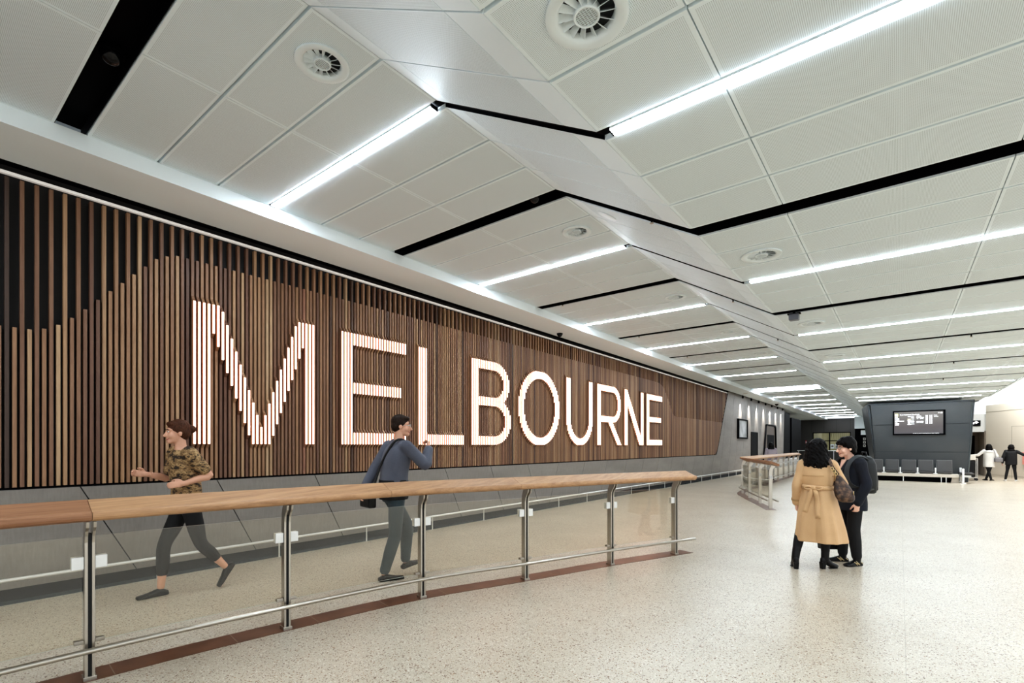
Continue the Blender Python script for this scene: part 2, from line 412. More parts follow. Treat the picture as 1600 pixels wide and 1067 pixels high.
# sprinklers hanging in the slots
sp=empty('sprinkler'); g=MB(); g.cyl((0,0,0),.011,.10,10); g.build('pipe',M['black'],sp)
g=MB(); g.cyl((0,0,-.012),.02,.004,12); g.tube([(-.012,0,-.008),(-.008,0,.004),(0,0,.012),(.008,0,.004),(.012,0,-.008)],.003,6); g.build('head',M['steel'],sp)
SPR=[(-1.94,4.72,3.72,'in the second slot at the folded ceiling'),(1.35,8.39,3.46,'in the second hall side slot, right of the sensor'),
     (1.0,12.06,3.46,'in the third slot of the hall side ceiling'),(1.0,15.73,3.46,'in the fourth slot of the hall side ceiling'),
     (1.0,19.4,3.46,'in the fifth slot of the hall side ceiling'),
     (-5.3,8.39,4.30,'in the third slot of the timber wall side'),(-5.3,12.06,4.30,'in the fourth slot of the timber wall side'),
     (-5.3,15.73,4.30,'in the fifth slot of the timber wall side'),
     (-2.1,8.39,3.80,'in the third slot where the ceiling folds'),(-2.1,12.06,3.80,'in the fourth slot where the ceiling folds')]
for i,(x,y,z,w) in enumerate(SPR):
    o=sp if i==0 else copy_tree(sp); o.location=(x,y,z); tag(o,'small sprinkler head '+w,'sprinkler','sprinklers in the ceiling slots')

# ------------------------------------------------------------------ wall on the left
XS=-6.70          # front of the slats
ZB=1.10           # bottom of the timber
YE0,YE1=23.9,25.75 # slanted end of the timber, at the bottom and at the top
def endline(z): return YE0+(YE1-YE0)*(z-1.08)/(4.07-1.08)
b=MB(); b.box(-6.95,-6.84,-4.2,26.6,1.0,4.4); struct(b.build('wall_left_backing',M['soot']))
b=MB(); b.box(-6.80,-6.735,-4.2,24.2,1.075,1.098)                # black trim line below the slats
def corner(t):   # rounded lower corner of the timber
    a,c,d=(YE0-.30,ZB-.01),(YE0+.02,ZB-.01),(endline(1.55)+.01,1.55)
    return tuple((1-t)**2*a[i]+2*t*(1-t)*c[i]+t*t*d[i] for i in (0,1))
pl=[(-6.80,)+corner(q/8) for q in range(9)]+[(-6.80,endline(z)+.015,z) for z in (2,3,4.2)]
for i in range(len(pl)-1):
    p,q=Vector(pl[i]),Vector(pl[i+1]); dd=(q-p).normalized(); nn=Vector((0,dd.z,-dd.y))
    b.prism([p-nn*.02,q-nn*.02,q+nn*.02,p+nn*.02],(.105,0,0))
struct(b.build('trim_4',M['soot']))
# cement panels below the timber, with slanted joints
Jt=[-1.34,-.03]+[1.27+1.308*i for i in range(31)]
def joint(i,z):
    t=Jt[i]
    sl_=.50 if t<9.5 else -.34
    return t+sl_*(1.085-z)/.965
b=MB(); jb=MB()
g2=.006
xs=lambda z:-6.70-.05*(1.085-z)/.965
for i in range(len(Jt)-1):
    if Jt[i]<24: zt=1.075
    else: zt=1.075
    y=[joint(i,zt)+g2,joint(i+1,zt)-g2,joint(i+1,.12)-g2,joint(i,.12)+g2]
    if y[0]>41: continue
    b.prism([(xs(zt),y[0],zt),(xs(zt),y[1],zt),(xs(.12),y[2],.12),(xs(.12),y[3],.12)],(-.06,0,0))
jb.add([(-6.765,-4.2,.12),(-6.765,41.2,.12),(-6.715,41.2,1.08),(-6.715,-4.2,1.08)],[(0,1,2,3)])
# tall cement panels beyond the timber
def J2(i,z): return joint(i,z) if True else 0
kk=[i for i in range(len(Jt)) if 22.5<Jt[i]<42.5]
ZT=3.99
slx=-.34/.965
for a,c in zip(kk[:-1],kk[1:]):
    def clip(y,z): return min(41.0,y)
    za,zb=1.0755,4.2
    y0=Jt[a]+g2; y1=Jt[c]-g2; lean=(zb-za)*.30
    poly=[(y0,za),(y1,za),(y1+lean,zb),(y0+lean,zb)]
    # cut by the slanted end of the timber
    out=[]
    inside=lambda p:p[0]>endline(p[1])+.04
    for i in range(4):
        p,q=poly[i],poly[(i+1)%4]
        ip,iq=inside(p),inside(q)
        if ip: out.append(p)
        if ip!=iq:
            lo,hi=0,1
            for _ in range(30):
                m_=(lo+hi)/2; r=(p[0]+(q[0]-p[0])*m_,p[1]+(q[1]-p[1])*m_)
                if inside(r)==ip: lo=m_
                else: hi=m_
            out.append((p[0]+(q[0]-p[0])*lo,p[1]+(q[1]-p[1])*lo))
    out=[(min(41.0,p[0]),p[1]) for p in out]
    if len(out)>2: b.prism([(-6.70,p[0],p[1]) for p in out],(-.06,0,0))
b.prism([(-6.722,YE0-.32,1.078)]+[(-6.722,)+corner(q/8) for q in range(9)]+[(-6.722,endline(1.55)+.16,1.55),(-6.722,endline(1.085)+.10,1.078)],(-.03,0,0))
struct(b.build('wall_left',M['cement']))
jb.add([(-6.716,23.9,1.08),(-6.716,41.0,1.08),(-6.716,41.0,4.2),(-6.716,26.0,4.2)],[(0,1,2,3)])
jb.box(-7.6,-6.77,-4.2,41.2,-.02,4.3)
struct(jb.build('wall_left_joints',mat('joint_charcoal',(26,25,26),.7)))  # dark backing seen through the open panel joints
b=MB(); b.box(-6.80,-6.772,-4.2,41,0,.13); struct(b.build('baseboard_left',M['kick']))
# narrow dark kerb in front of the wall
b=MB(); b.box(-6.80,-6.62,-4.2,41,0,.004); struct(b.build('trim_5',mat('floor_margin_grey',(84,90,92),.2)))

# ------------------------------------------------------------------ timber slats and glowing letters
CT=[(-4,2.9),(-2,2.7),(.69,2.64),(.89,2.64),(1.0,2.67),(1.1,2.73),(1.21,2.83),(1.32,2.95),(1.42,3.07),(1.53,3.19),(1.63,3.30),(1.74,3.43),(1.84,3.54),(1.94,3.65),(2.05,3.71),(2.15,3.74),(16.4,3.735),(16.96,3.72),(17.2,3.66),(17.44,3.55),(17.86,3.16),(18.2,2.76),(18.4,2.64),(18.61,2.61),(27,2.62)]
def contour(y):
    for (a,za),(c,zc) in zip(CT[:-1],CT[1:]):
        if a<=y<=c: return za+(zc-za)*(y-a)/(c-a)
    return 2.6
BZ,TZ=1.525,3.235; LH=TZ-BZ
def inter(iv):
    iv=sorted((max(a,BZ),min(c,TZ)) for a,c in iv if c-a>.02)
    out=[]
    for a,c in iv:
        if c-a<.02: continue
        if out and a<=out[-1][1]+.02: out[-1]=(out[-1][0],max(c,out[-1][1]))
        else: out.append((a,c))
    return out
def letter_iv(ch,u,w):
    """lit spans at distance u across a letter w wide"""
    S=.205; T=.178; full=[(BZ,TZ)]
    if ch=='E':
        if u<S: return full
        iv=[(BZ,BZ+T),(TZ-T,TZ)]
        if u<w*.93: iv.append((BZ+.785,BZ+.785+.165))
        return iv
    if ch=='L': return full if u<S else [(BZ,BZ+T)]
    if ch=='M':
        i=u/.0525-.5
        if i<3.6 or i>26.4-.0: return full if (i<3.6 or i>25.6) else []
        j=i if i<=15 else 30-i
        up=.066+.158*(j-6); lo=.352+.1554*(j-4)
        return [(TZ-min(lo,LH),TZ-max(up,0))]
    if ch=='N':
        if u<S-.02 or u>w-S+.02: return full
        f=(u-.0)/(w); up=(u-.19)/(w-.19)*LH*1.0; lo=up+.44
        return [(TZ-min(lo,LH),TZ-max(up,0))]
    def ell(cx,cz,rx,rz,x):
        d=1-((x-cx)/rx)**2
        return None if d<=0 else rz*math.sqrt(d)
    if ch=='O':
        c=w/2; o=ell(c,0,c,LH/2+.02,u); i=ell(c,0,c-.215,LH/2-.165,u); zc=(BZ+TZ)/2
        if o is None: return []
        if i is None: return [(zc-o,zc+o)]
        return [(zc-o,zc-i),(zc+i,zc+o)]
    if ch=='U':
        c=w/2; R=.70; zc=BZ+R; o=ell(c,0,c,R+.015,u); i=ell(c,0,c-.205,R-.17,u)
        iv=[]
        if o is None: return []
        if i is None: return [(zc-o,TZ)]
        return [(zc-o,zc-i)]
    if ch in 'BR':
        if u<S: return full
        iv=[]
        zm=BZ+.80  # middle bar, lower edge
        if ch=='B': zm=BZ+.80
        else: zm=BZ+.66
        # upper bowl
        top,bot=TZ,zm; rz=(top-bot)/2; zc=(top+bot)/2; wx=w*(.955 if ch=='B' else .97); rx=min(rz*.85,wx*.5)
        cx=wx-rx
        def bowl(top,bot,wx,rx,t):
            zc=(top+bot)/2; rz=(top-bot)/2; cx=wx-rx
            if u<=cx: return [(top-t,top),(bot,bot+t)]
            o=ell(cx,0,rx,rz,u); i=ell(cx,0,rx-.205,rz-t,u)
            if o is None: return []
            if i is None: return [(zc-o,zc+o)]
            return [(zc-o,zc-i),(zc+i,zc+o)]
        iv+=bowl(TZ,zm,wx,.50,T*.95)
        if ch=='B': iv+=bowl(zm+.172,BZ,w,.56,T*.95)
        else:
            # leg
            x0,x1=w*.40,w*.78; f=(u-x0)/(x1-x0)
            up=zm+.10-(u-x0)*(zm+.10-BZ)/(w*.80-x0)+.17; lo=zm+.05-(u-x0)*(zm-BZ+.05)/(w*.80-x0)
            up=zm+.16-(u-w*.52)*(zm+.16-BZ)/(w-w*.52); lo=zm+.16-(u-w*.34)*(zm+.16-BZ)/(w*.82-w*.34)
            if u>w*.36: iv.append((max(lo,BZ),min(max(up,BZ),zm+.1)))
        return iv
LET=[('M',2.30,30),('E',4.285,24),('L',5.83,22),('B',7.20,24),('O',8.71,32),('U',10.685,26),('R',12.315,29),('N',14.045,27),('E',15.72,26)]
PT=.0525; SWD=.031; Y0=.722
wallt=wempty('timber_slat_sign',(XS,9,ZB)); tag(wallt,'long timber slat wall sign with glowing white letters reading MELBOURNE','sign')
slm=MB(); lets=[MB() for _ in LET]
kmin=int((-3.2-Y0)/PT); kmax=int((YE1-Y0)/PT)
LETS=[(c,round((y-Y0)/PT),n) for c,y,n in LET]
rs=random.Random(11)
for k in range(kmin,kmax+1):
    y=Y0+k*PT
    tall=(k%2==0)
    zt=4.07 if tall else min(contour(y),4.05)
    zb=ZB
    if y>YE0-.30 and y<corner(1)[0]:
        t_=min((abs(corner(q/60)[0]-y),q/60) for q in range(61))[1]; zb=corner(t_)[1]+.02
    elif y>=corner(1)[0]:
        zb=1.08+(y-YE0)*(4.07-1.08)/(YE1-YE0)+.03
        zb=max(zb,ZB)
    if zt-zb<.06: continue
    iv=[]; li=None
    for q,(c,k0,n_) in enumerate(LETS):
        if k0<=k<k0+n_:
            li=q; iv=inter(letter_iv(c,(k-k0+.5)*PT,n_*PT))
    fr=[(XS,zb)]
    P=.05
    for a,c in iv:
        if fr[-1][0]>XS and a-fr[-1][1]<.12:
            fr.append((XS+P,a)); fr.append((XS+P,c)); continue
        if fr[-1][0]>XS: fr.append((XS,fr[-1][1]+.06))
        fr+= [(XS,a-.05),(XS+P,a),(XS+P,c)]
    if fr[-1][0]>XS: fr.append((XS,fr[-1][1]+.072))
    fr.append((XS,zt))
    slm.tone=rs.choice((rs.random(),rs.uniform(.3,.8),rs.uniform(.3,.85)))
    # slice the slat into quads so its sides stay simple
    zs=[p[1] for p in fr]
    bx=XS-.055
    for s_ in (0,1):
        pass
    vs=[];
    for (x,z) in fr:
        vs+=[(x,y,z),(x,y+SWD,z),(bx,y,z),(bx,y+SWD,z)]
    fs=[(0,1,3,2)]
    for i in range(len(fr)-1):
        p=4*i
        if fr[i+1][1]-fr[i][1]<1e-5 and abs(fr[i+1][0]-fr[i][0])<1e-5: continue
        fs+=[(p,p+4,p+5,p+1),(p,p+2,p+6,p+4),(p+1,p+5,p+7,p+3)]
    p=4*(len(fr)-1); fs.append((p,p+2,p+3,p+1)); fs.append((2,3,p+3,p+2))
    slm.add(vs,fs)
    for a,c in iv:
        lets[li].box(XS+P,XS+P+.011,y+.001,y+.0035,a,c,1); lets[li].box(XS+P,XS+P+.012,y+.0035,y+SWD-.0045,a,c,0); lets[li].box(XS+P,XS+P+.011,y+SWD-.0045,y+SWD-.002,a,c,1)
slm.build('slats',M['slat'],wallt)
for (c,k0,n_),g in zip(LETS,lets):
    o=g.build('letter',[M['letter'],M['letteredge']],wallt); o['label']=f'glowing white letter {c}'
# LED trim on top
g=MB(); g.box(-6.74,-6.70,-3.5,YE1,4.096,4.124); g.build('light_channel',M['ledline'],wallt)

# bumper rail along the foot of the wall
t=wempty('wall_bumper_rail',(-6.55,20,0)); tag(t,'slim steel bumper rail on short posts along the foot of the grey wall','handrail')
g=MB(); g.tube([(-6.55,-3.5,.245),(-6.55,41,.245)],.017,12); g.build('rail',M['steelw'],t,smooth=True)
for i in range(-3,29):
    y=1.92+1.388*i; g=MB(); g.cyl((-6.585,y,.0),.009,.235,8); g.obox((-6.567,y,.236),(1,0,.0),(0,1,0),(0,0,1),.024,.008,.005); g.build('post',M['steelw'],t)
# ------------------------------------------------------------------ balustrades
def catmull(P,n=12):
    P=[Vector(p) for p in P]; Q=[P[0]*2-P[1]]+P+[P[-1]*2-P[-2]]; out=[]
    for i in range(1,len(Q)-2):
        p0,p1,p2,p3=Q[i-1:i+3]
        for k in range(n):
            t=k/n
            out.append(.5*((2*p1)+(p2-p0)*t+(2*p0-5*p1+4*p2-p3)*t*t+(3*p1-p0-3*p2+p3)*t**3))
    out.append(P[-1]); return out
def frame(P,i):
    a=P[max(i-1,0)]; c=P[min(i+1,len(P)-1)]; t=(c-a); t.z=0; t.normalize(); return t,Vector((t.y,-t.x,0))
RAILSEC=[(-.082,1.139),(-.076,1.148),(-.062,1.147),(.080,1.0905)]+[(.098+.031*math.cos(q_),1.0555+.031*math.sin(q_)) for q_ in [math.radians(d_) for d_ in (95,65,40,15,-10,-40,-70)]]+[(.092,1.022),(-.078,1.102),(-.084,1.114)]
def balustrade(name,label,front,ends,joints,off=.045,detail=True,bump=0):
    """front: floor points at the front foot of each post, in walking order (room on the right)"""
    base=wempty(name,(front[2][0],front[2][1],0)); tag(base,label,'balustrade')
    F=[Vector((x,y,0)) for x,y in front]; fr=[frame(F,i) for i in range(len(F))]
    P=[F[i]-fr[i][1]*off for i in range(len(F))]
    S0_,S1_=ends
    A=P[0]-fr[0][0]*S0_; Z_=P[-1]+fr[-1][0]*S1_
    path=catmull([A]+P+[Z_],10); n=len(path)
    FR=[frame(path,i) for i in range(n)]
    idx=lambda i:10*(i+1)
    # timber handrail in lengths
    cuts=[0]+joints+[n-1]
    tones=[.34,.85,.72,.92,.42,.5,.6,.3,.7]
    for q,(a,c) in enumerate(zip(cuts[:-1],cuts[1:])):
        g=MB(); g.tone=tones[q%9]; rings=[]
        for i in range(a,c+1):
            t,nr=FR[i]; p=path[i]
            if i==a and a>0: p=p+t*.0015
            if i==c and c<n-1: p=p-t*.0015
            rings.append([p+nr*s+Vector((0,0,z)) for s,z in RAILSEC])
        if c==n-1:
            t,nr=FR[c]; p=path[c]; mid=[(s,z) for s,z in RAILSEC]
            cs=sum(s for s,z in mid)/len(mid); cz=sum(z for s,z in mid)/len(mid)
            rings.append([p+t*.012+nr*(cs+(s-cs)*.93)+Vector((0,0,cz+(z-cz)*.75)) for s,z in RAILSEC])
        g.sweep(rings); o=g.build('handrail_section',M['rail'],base,smooth=True,angle=.39)
    # foot tube
    g=MB(); tp=[path[i]+FR[i][1]*.098+Vector((0,0,.205)) for i in range(n)]
    tp.append(tp[-1]+FR[-1][0]*.0); g.tube(tp,.0185,12); g.build('foot_rail',M['steel'],base,smooth=True,angle=.9)
    if not detail:
        g=MB(); tp=[path[i]-FR[i][1]*.10+Vector((0,0,.205)) for i in range(4,n)]; g.tube(tp,.0185,10); g.build('foot_rail',M['steel'],base,smooth=True,angle=.9)
        for i,p in enumerate(P): t_,n_=FR[idx(i)]; g=MB(); g.obox(p-n_*.068+Vector((0,0,.196)),t_,n_,(0,0,1),.022,.036,.006); g.build('foot_rail_bracket',M['steel'],base)
    for i,p in enumerate(P):
        t,nr=FR[idx(i)]
        def W(s,a,z): return p+nr*a+t*s+Vector((0,0,z))
        cen=[(0,0),(0,.88),(.008,.935),(.026,.98),(.052,1.018),(.062,1.034)]
        hw=.036
        g=MB(); prof=[]
        fronts=[]; backs=[]
        for j,(a,z) in enumerate(cen):
            dz=0 if j<2 else (-.012*(j-1))
            fronts.append((a+hw,z+ (dz if j>1 else 0))); backs.append((a-hw,z+(.004*j if j>1 else 0)))
        fronts[-1]=(.096,1.018); backs[-1]=(.0,1.062)
        for s in (-1,1):
            u0,u1=(.010,.026) if s>0 else (-.026,-.010)
            g.sweep([[W(u0,*backs[j]),W(u0,*fronts[j]),W(u1,*fronts[j]),W(u1,*backs[j])] for j in range(len(cen))])
        po=g.build('post',M['steel'],base,bevel=.0015)
        if detail:
            g=MB(); g.obox(W(0,-.002,.47),t,nr,(0,0,1),.0098,.030,.465); g.build('rubber_core',M['rubber'],po)
            g=MB(); g.obox(W(0,-.0,.012),t,nr,(0,0,1),.034,.046,.012); g.build('base_plate',M['steel'],po,bevel=.003)
        for sd in (-1,1):
            if i==len(P)-1 and sd==1 : continue
            g=MB(); g.obox(W(sd*.058,.016,.752),t,nr,(0,0,1),.031,.010,.040); g.obox(W(sd*.058,-.018,.752),t,nr,(0,0,1),.031,.008,.040)
            g.build('glass_clamp',M['steelw'],po,bevel=.003)
            if detail:
                g=MB(); g.obox(W(sd*.052,.014,.245),t,nr,(0,0,1),.024,.009,.012); g.obox(W(sd*.052,-.016,.245),t,nr,(0,0,1),.024,.007,.012)
                g.obox(W(sd*.046,.02,.185),t,nr,(0,0,1),.016,.012,.012)
                g.build('lower_clamp',M['steel'],po,bevel=.002)
        g=MB(); g.obox(W(0,.066,.196),t,nr,(0,0,1),.022,.034,.006); g.build('foot_rail_bracket',M['steel'],po)
    # glass panes
    for i in range(len(P)-1):
        a,c=idx(i),idx(i+1)
        pts=[path[j] for j in range(a,c+1)]
        t0,t1=FR[a][0],FR[c][0]; pts[0]=pts[0]+t0*.034; pts[-1]=pts[-1]-t1*.034
        g=MB(); rings=[]
        for j,pp in enumerate(pts):
            nr=FR[a+j][1]
            rings.append([pp+nr*s+Vector((0,0,z)) for s,z in ((-.006,.235),(.006,.235),(.006,.918),(-.006,.918))])
        g.sweep(rings)
        o=g.build('glass_pane',[M['glass'],M['glassedge']],base)
        for pf in o.data.polygons:
            if abs(pf.normal.z)>.7 : pf.material_index=1
    # pane that runs out of the picture / to the end
    return base,path,FR
NP=[(-4.115,-.42),(-4.076,.824),(-3.928,2.046),(-3.686,3.291),(-3.268,4.442),(-2.841,5.679),(-2.415,6.756)]
nb,npath,nFR=balustrade('glass_balustrade','near curved glass balustrade with broad oak handrail and twin steel posts',NP,(.7,.30),[20,37,49],)
FPT=[(-2.404,13.15),(-2.841,14.19),(-3.367,15.435),(-3.86,16.75),(-4.03,18.2),(-4.05,19.6),(-4.06,21.0),(-4.07,22.4),(-4.09,23.8),(-4.11,25.2),(-4.13,26.6),(-4.14,28.0),(-4.15,29.4)]
fb,fpath,fFR=balustrade('glass_balustrade','far glass balustrade curving round an opening, oak rail, behind the beige trench coat',FPT,(.3,.3),[35,66],detail=False)
# rails stand on a brown strip let into the floor
for nm,path,FR in (('trim_6',npath,nFR),('trim_7',fpath,fFR)):
    g=MB(); rings=[[p+nr*.065+Vector((0,0,.0)),p+nr*.065+Vector((0,0,.003)),p-nr*.165+Vector((0,0,.003)),p-nr*.165] for p,(t,nr) in zip(path,FR)]
    g.sweep(rings); struct(g.build(nm,M['strip']))
g=MB()
acc=0
for i in range(1,len(npath)):
    acc+=(npath[i]-npath[i-1]).length
    if acc>.62:
        acc=0; t,nr=nFR[i]; g.obox(npath[i]-nr*.05+Vector((0,0,.0025)),t,nr,(0,0,1),.0025,.115,.001)
struct(g.build('trim_8',mat('inlay_joint',(150,132,112),.4)))

# ------------------------------------------------------------------ far end of the wall
# framed light box
t=wempty('framed_display',(-6.69,28.4,1.9)); tag(t,'black framed grey display panel hung on the grey cement wall','display')
g=MB(); 
for a in ((27.55,27.65,1.88,2.93),(29.40,29.50,1.88,2.93),(27.65,29.40,1.88,1.96),(27.65,29.40,2.85,2.93)): g.box(-6.71,-6.60,*a)
g.build('frame',M['black'],t)
m=mat('display_grey',(150,152,152),.25); nt,N,L,b_=nodes(m)
L.new(ramp(nt,noise(nt,objco(nt,(1,1,1)),.9,3),[(.3,(96,98,98)),(.6,(176,178,178))]),b_.inputs['Base Color'])
g=MB(); g.box(-6.70,-6.64,27.65,29.40,1.96,2.85); g.build('panel',m,t)
# doorways
def frame_box(g,x,y0,y1,z1,w,d):
    g.box(x,x+d,y0-w,y0,0,z1+w); g.box(x,x+d,y1,y1+w,0,z1+w); g.box(x,x+d,y0,y1,z1,z1+w)
t=wempty('door_1',(-6.69,31.4,0)); struct(t,'plain black doorway in the grey cement wall')
g=MB(); g.box(-6.71,-6.688,30.6,32.2,0,2.27); g.build('door_leaf',M['soot'],t)
g=MB(); frame_box(g,-6.70,30.6,32.2,2.27,.03,.03); g.build('frame',M['black'],t)
t=wempty('door_2',(-6.69,36,0)); struct(t,'black door in a brown tapered portal with rounded black frame')
def portal(y0b,y1b,y0t,y1t,zt,r=.18,n=5):
    pts=[(y0b,0)]
    for i in range(n+1):
        a=PI-PI/2*i/n; pts.append((y0t+r*2+r*2*math.cos(a),zt-r+r*math.sin(a)))
    for i in range(n+1):
        a=PI/2-PI/2*i/n; pts.append((y1t-r*2+r*2*math.cos(a),zt-r+r*math.sin(a)))
    pts.append((y1b,0)); return pts
pi_=portal(33.55,37.6,34.45,37.35,2.80); po_=portal(33.45,37.75,34.33,37.5,2.88)
g=MB(); g.prism([(-6.69,y,z) for y,z in pi_],(.004,0,0)); g.build('portal_lining',mat('portal_brown',(96,80,68),.5),t)
g=MB()
for i in range(len(pi_)-1): g.prism([(-6.69,*pi_[i]),(-6.69,*pi_[i+1]),(-6.69,*po_[i+1]),(-6.69,*po_[i])],(.08,0,0))
g.build('frame',M['black'],t)
g=MB(); g.box(-6.685,-6.675,34.9,37.1,0,2.22); g.build('door_leaf',M['soot'],t)
# spotlights washing the wall
for i in range(7):
    y=28.2+1.885*i
    t=wempty('wall_spotlight',(-6.45,y,4.18)); tag(t,f'small black spotlight under the bulkhead washing the grey wall, {ORD[i]} from the timber','spotlight','spotlights over the grey wall')
    g=MB(); g.cyl((-6.57,y,4.02),.045,.13,14); g.build('lamp_head',M['black'],t,smooth=True,angle=.6)
    g=MB(); g.cyl((-6.57,y,4.15),.015,.04,8); g.build('stem',M['black'],t)
    L_=bpy.data.lights.new('spot','SPOT'); L_.energy=420; L_.spot_size=math.radians(46); L_.spot_blend=.3; L_.color=(1,.96,.9); L_.shadow_soft_size=.02
    lo=bpy.data.objects.new('spot',L_); COL.objects.link(lo); lo.location=(-6.57,y,4.01)
    lo.rotation_euler=(0,math.radians(3),0)
# dark recesses and columns after the cement wall
M['darkwall']=mat('rear_graphite_wall',(58,56,54),.5)
b=MB(); b.box(-7.6,-6.7,41.0,43.3,0,4.0); b.box(-7.6,-6.72,44.2,48.8,0,3.72); struct(b.build('wall_side_black',M['soot']))
b=MB(); b.box(-7.7,-6.95,43.0,44.4,0,4.0); struct(b.build('wall_side_grey',M['cement']))
b=MB(); b.box(-9.4,-6.62,41.0,60,4.20,4.3); struct(b.build('ceiling_rear',M['warmwhite']))
b=MB(); b.box(-9.5,-9.3,41,62,0,4.3); struct(b.build('wall_left_rear',M['darkwall']))
b=MB()
for (x0,x1,z0,z1) in ((-9.5,-7.2,0,4.3),(-3.9,-3.42,0,4.3),(-7.2,-3.9,2.9,4.3),(-7.2,-3.9,0,.95)):
    b.box(x0,x1,60,60.25,z0,z1)
struct(b.build('wall_rear',M['darkwall']))
b=MB()
for x in (-8.4,-7.3,-6.2,-5.1,-3.95): b.box(x,x+.03,59.985,60.0,0 if x in (-8.4,-7.3) else 2.92,4.3)
struct(b.build('trim_9',mat('joint_dark',(30,29,28),.6)))
# window in the rear wall, warm lit room behind
t=wempty('window_1',(-5.5,60,.95)); struct(t,'long interior window with pale green lit room behind')
g=MB()
for a in ((-7.2,-3.9,.95,1.03),(-7.2,-3.9,2.82,2.9),(-7.2,-7.12,.95,2.9),(-3.98,-3.9,.95,2.9),(-5.75,-5.65,.95,2.9),(-7.2,-3.9,1.98,2.06)): g.box(a[0],a[1],60.02,60.14,a[2],a[3])
g.build('frame',M['black'],t)
g=MB(); g.box(-7.12,-3.98,60.10,60.11,1.0,2.85); g.build('pane',M['winglass'],t)
m=mat('back_room',(150,146,110),.8,emit=(176,170,120),estr=.35); nt,N,L,b_=nodes(m)
L.new(ramp(nt,noise(nt,objco(nt,(1.6,1,.5)),1.2,2),[(.35,(122,120,104)),(.5,(172,168,146)),(.65,(200,196,176))]),b_.inputs['Emission Color'])
g=MB(); g.add([(-8,61,.5),(-3.5,61,.5),(-3.5,61,3.2),(-8,61,3.2)],[(0,1,2,3)]); struct(g.build('wall_backroom',m))
for i in range(9):
    x=-5.6+.17*i; g=MB(); g.box(x,x+.05,60.45,60.47,2.06,2.86); o=g.build('blind_slat',mat('blind',(196,190,150),.6) if i==0 else o.data.materials[0],t)
# posters on the counter below the window
for i in range(4):
    x=-5.62+.42*i; g=MB(); g.box(x,x+.33,59.97,60.0,1.22,1.72 if i%2 else 1.66); g.box(x+.07,x+.26,59.965,59.97,1.38,1.55,1)
    o=g.build('notice',[M['white'],mat('notice_print',(120,112,110),.6)]); tag(o,'white notice sheet on the dark far wall, '+ORD[i]+' in the row left of the glasses','notice','notices under the far window')
for i,x in enumerate((-7.85,-7.3)):
    g=MB(); g.box(x,x+.12,59.97,59.99,1.75,2.05); g.box(x+.03,x+.09,59.96,59.97,1.8,1.98,1)
    o=g.build('fire_sign',[mat('sign_red',(190,40,34),.5),M['white']]); tag(o,'small red fire sign on the dark rear wall, '+('outer one beside the black column' if i==0 else 'inner one beside the window'),'sign','red fire signs')
g=MB(); g.box(-7.95,-7.1,59.9,59.98,1.35,1.50); o=g.build('wall_cabinet',M['kick'],None,bevel=.01); tag(o,'low dark cabinet on the rear wall below the red fire signs','cabinet')
# pale lintel and dark gate right of the rear wall
b=MB(); b.box(-3.42,-1.0,57,60.2,3.15,4.3); b.box(-2.95,-1.0,57.4,57.5,2.55,2.98); struct(b.build('trim_10',M['warmwhite']))
b=MB(); b.box(-3.42,-1.0,57.6,60.2,0,3.15); struct(b.build('wall_rear_gate',M['black']))
t=wempty('hanging_sign',(-1.95,56.9,3.3)); tag(t,'bright white lightbox sign hung from the pale lintel beside the dark pod','sign')
g=MB(); g.box(-2.3,-1.6,56.88,56.98,3.3,4.1); g.build('lightbox',mat('lightbox_white',(255,255,255),.5,emit=(255,255,255),estr=1.2),t)
g=MB(); g.box(-2.34,-2.30,56.86,57.0,3.26,4.3); g.build('bracket',M['black'],t)
for i in range(3):
    g=MB(); g.box(-2.78,-2.58,57.57,57.6,2.05-.32*i,2.27-.32*i); g.box(-2.74,-2.62,57.56,57.57,2.1-.32*i,2.22-.32*i,1)
    o=g.build('gate_notice',[M['greywhite'],M['kick']]); tag(o,f'small square notice on the black gate behind the glasses, '+('top','middle','bottom')[i]+' of three','notice','square notices on the black gate')
# low rail in the distance
t=wempty('far_guard_rail',(-6,45,0)); tag(t,'thin white topped guard rail in front of the dark rear wall','railing')
g=MB(); g.tube([(-6.6,46,1.12),(-3.4,46,1.12)],.03,8); g.build('top_rail',M['steelw'],t)
for i in range(6): g=MB(); g.cyl((-6.5+.6*i,46,0),.02,1.11,8); g.build('post',M['steelw'],t)

# ------------------------------------------------------------------ dark pod with the arrivals screen
YP=27.7
pod=wempty('arrivals_pod',(.7,YP,0)); tag(pod,'dark graphite pod with leaning sides, carrying the arrivals screen above black seats','pod')
def zx(side,z):  # inner edge of the front face
    return (-.81-.0742*z) if side<0 else (2.19+.037*z)
def prow(g,z0,z1,gap=.012,mi=0):
    g.prism([(zx(-1,z0),YP,z0+gap),(zx(1,z0),YP,z0+gap),(zx(1,z1),YP,z1-gap),(zx(-1,z1),YP,z1-gap)],(0,.08,0),mi)
for z0,z1 in ((.0,1.237),(1.237,2.434),(2.434,3.34)):
    g=MB(); prow(g,z0,z1); g.build('front_panel',M['pod'],pod)
g=MB(); zt=3.40
fb_=[(zx(-1,0)-.0,YP+.03,0),(zx(1,0),YP+.03,0),(zx(1,zt)+.10,YP+.03,zt),(zx(-1,zt)-.13,YP+.03,zt)]
bb_=[(zx(-1,0)-.3,YP+3.4,0),(zx(1,0)-1.3,YP+3.4,0),(zx(1,zt)-1.2,YP+3.4,zt),(zx(-1,zt)-.5,YP+3.4,zt)]
g.add(fb_+bb_,[(0,1,2,3),(7,6,5,4),(0,4,5,1),(1,5,6,2),(2,6,7,3),(3,7,4,0)]); g.build('shell',M['poddark'],pod)
g=MB()
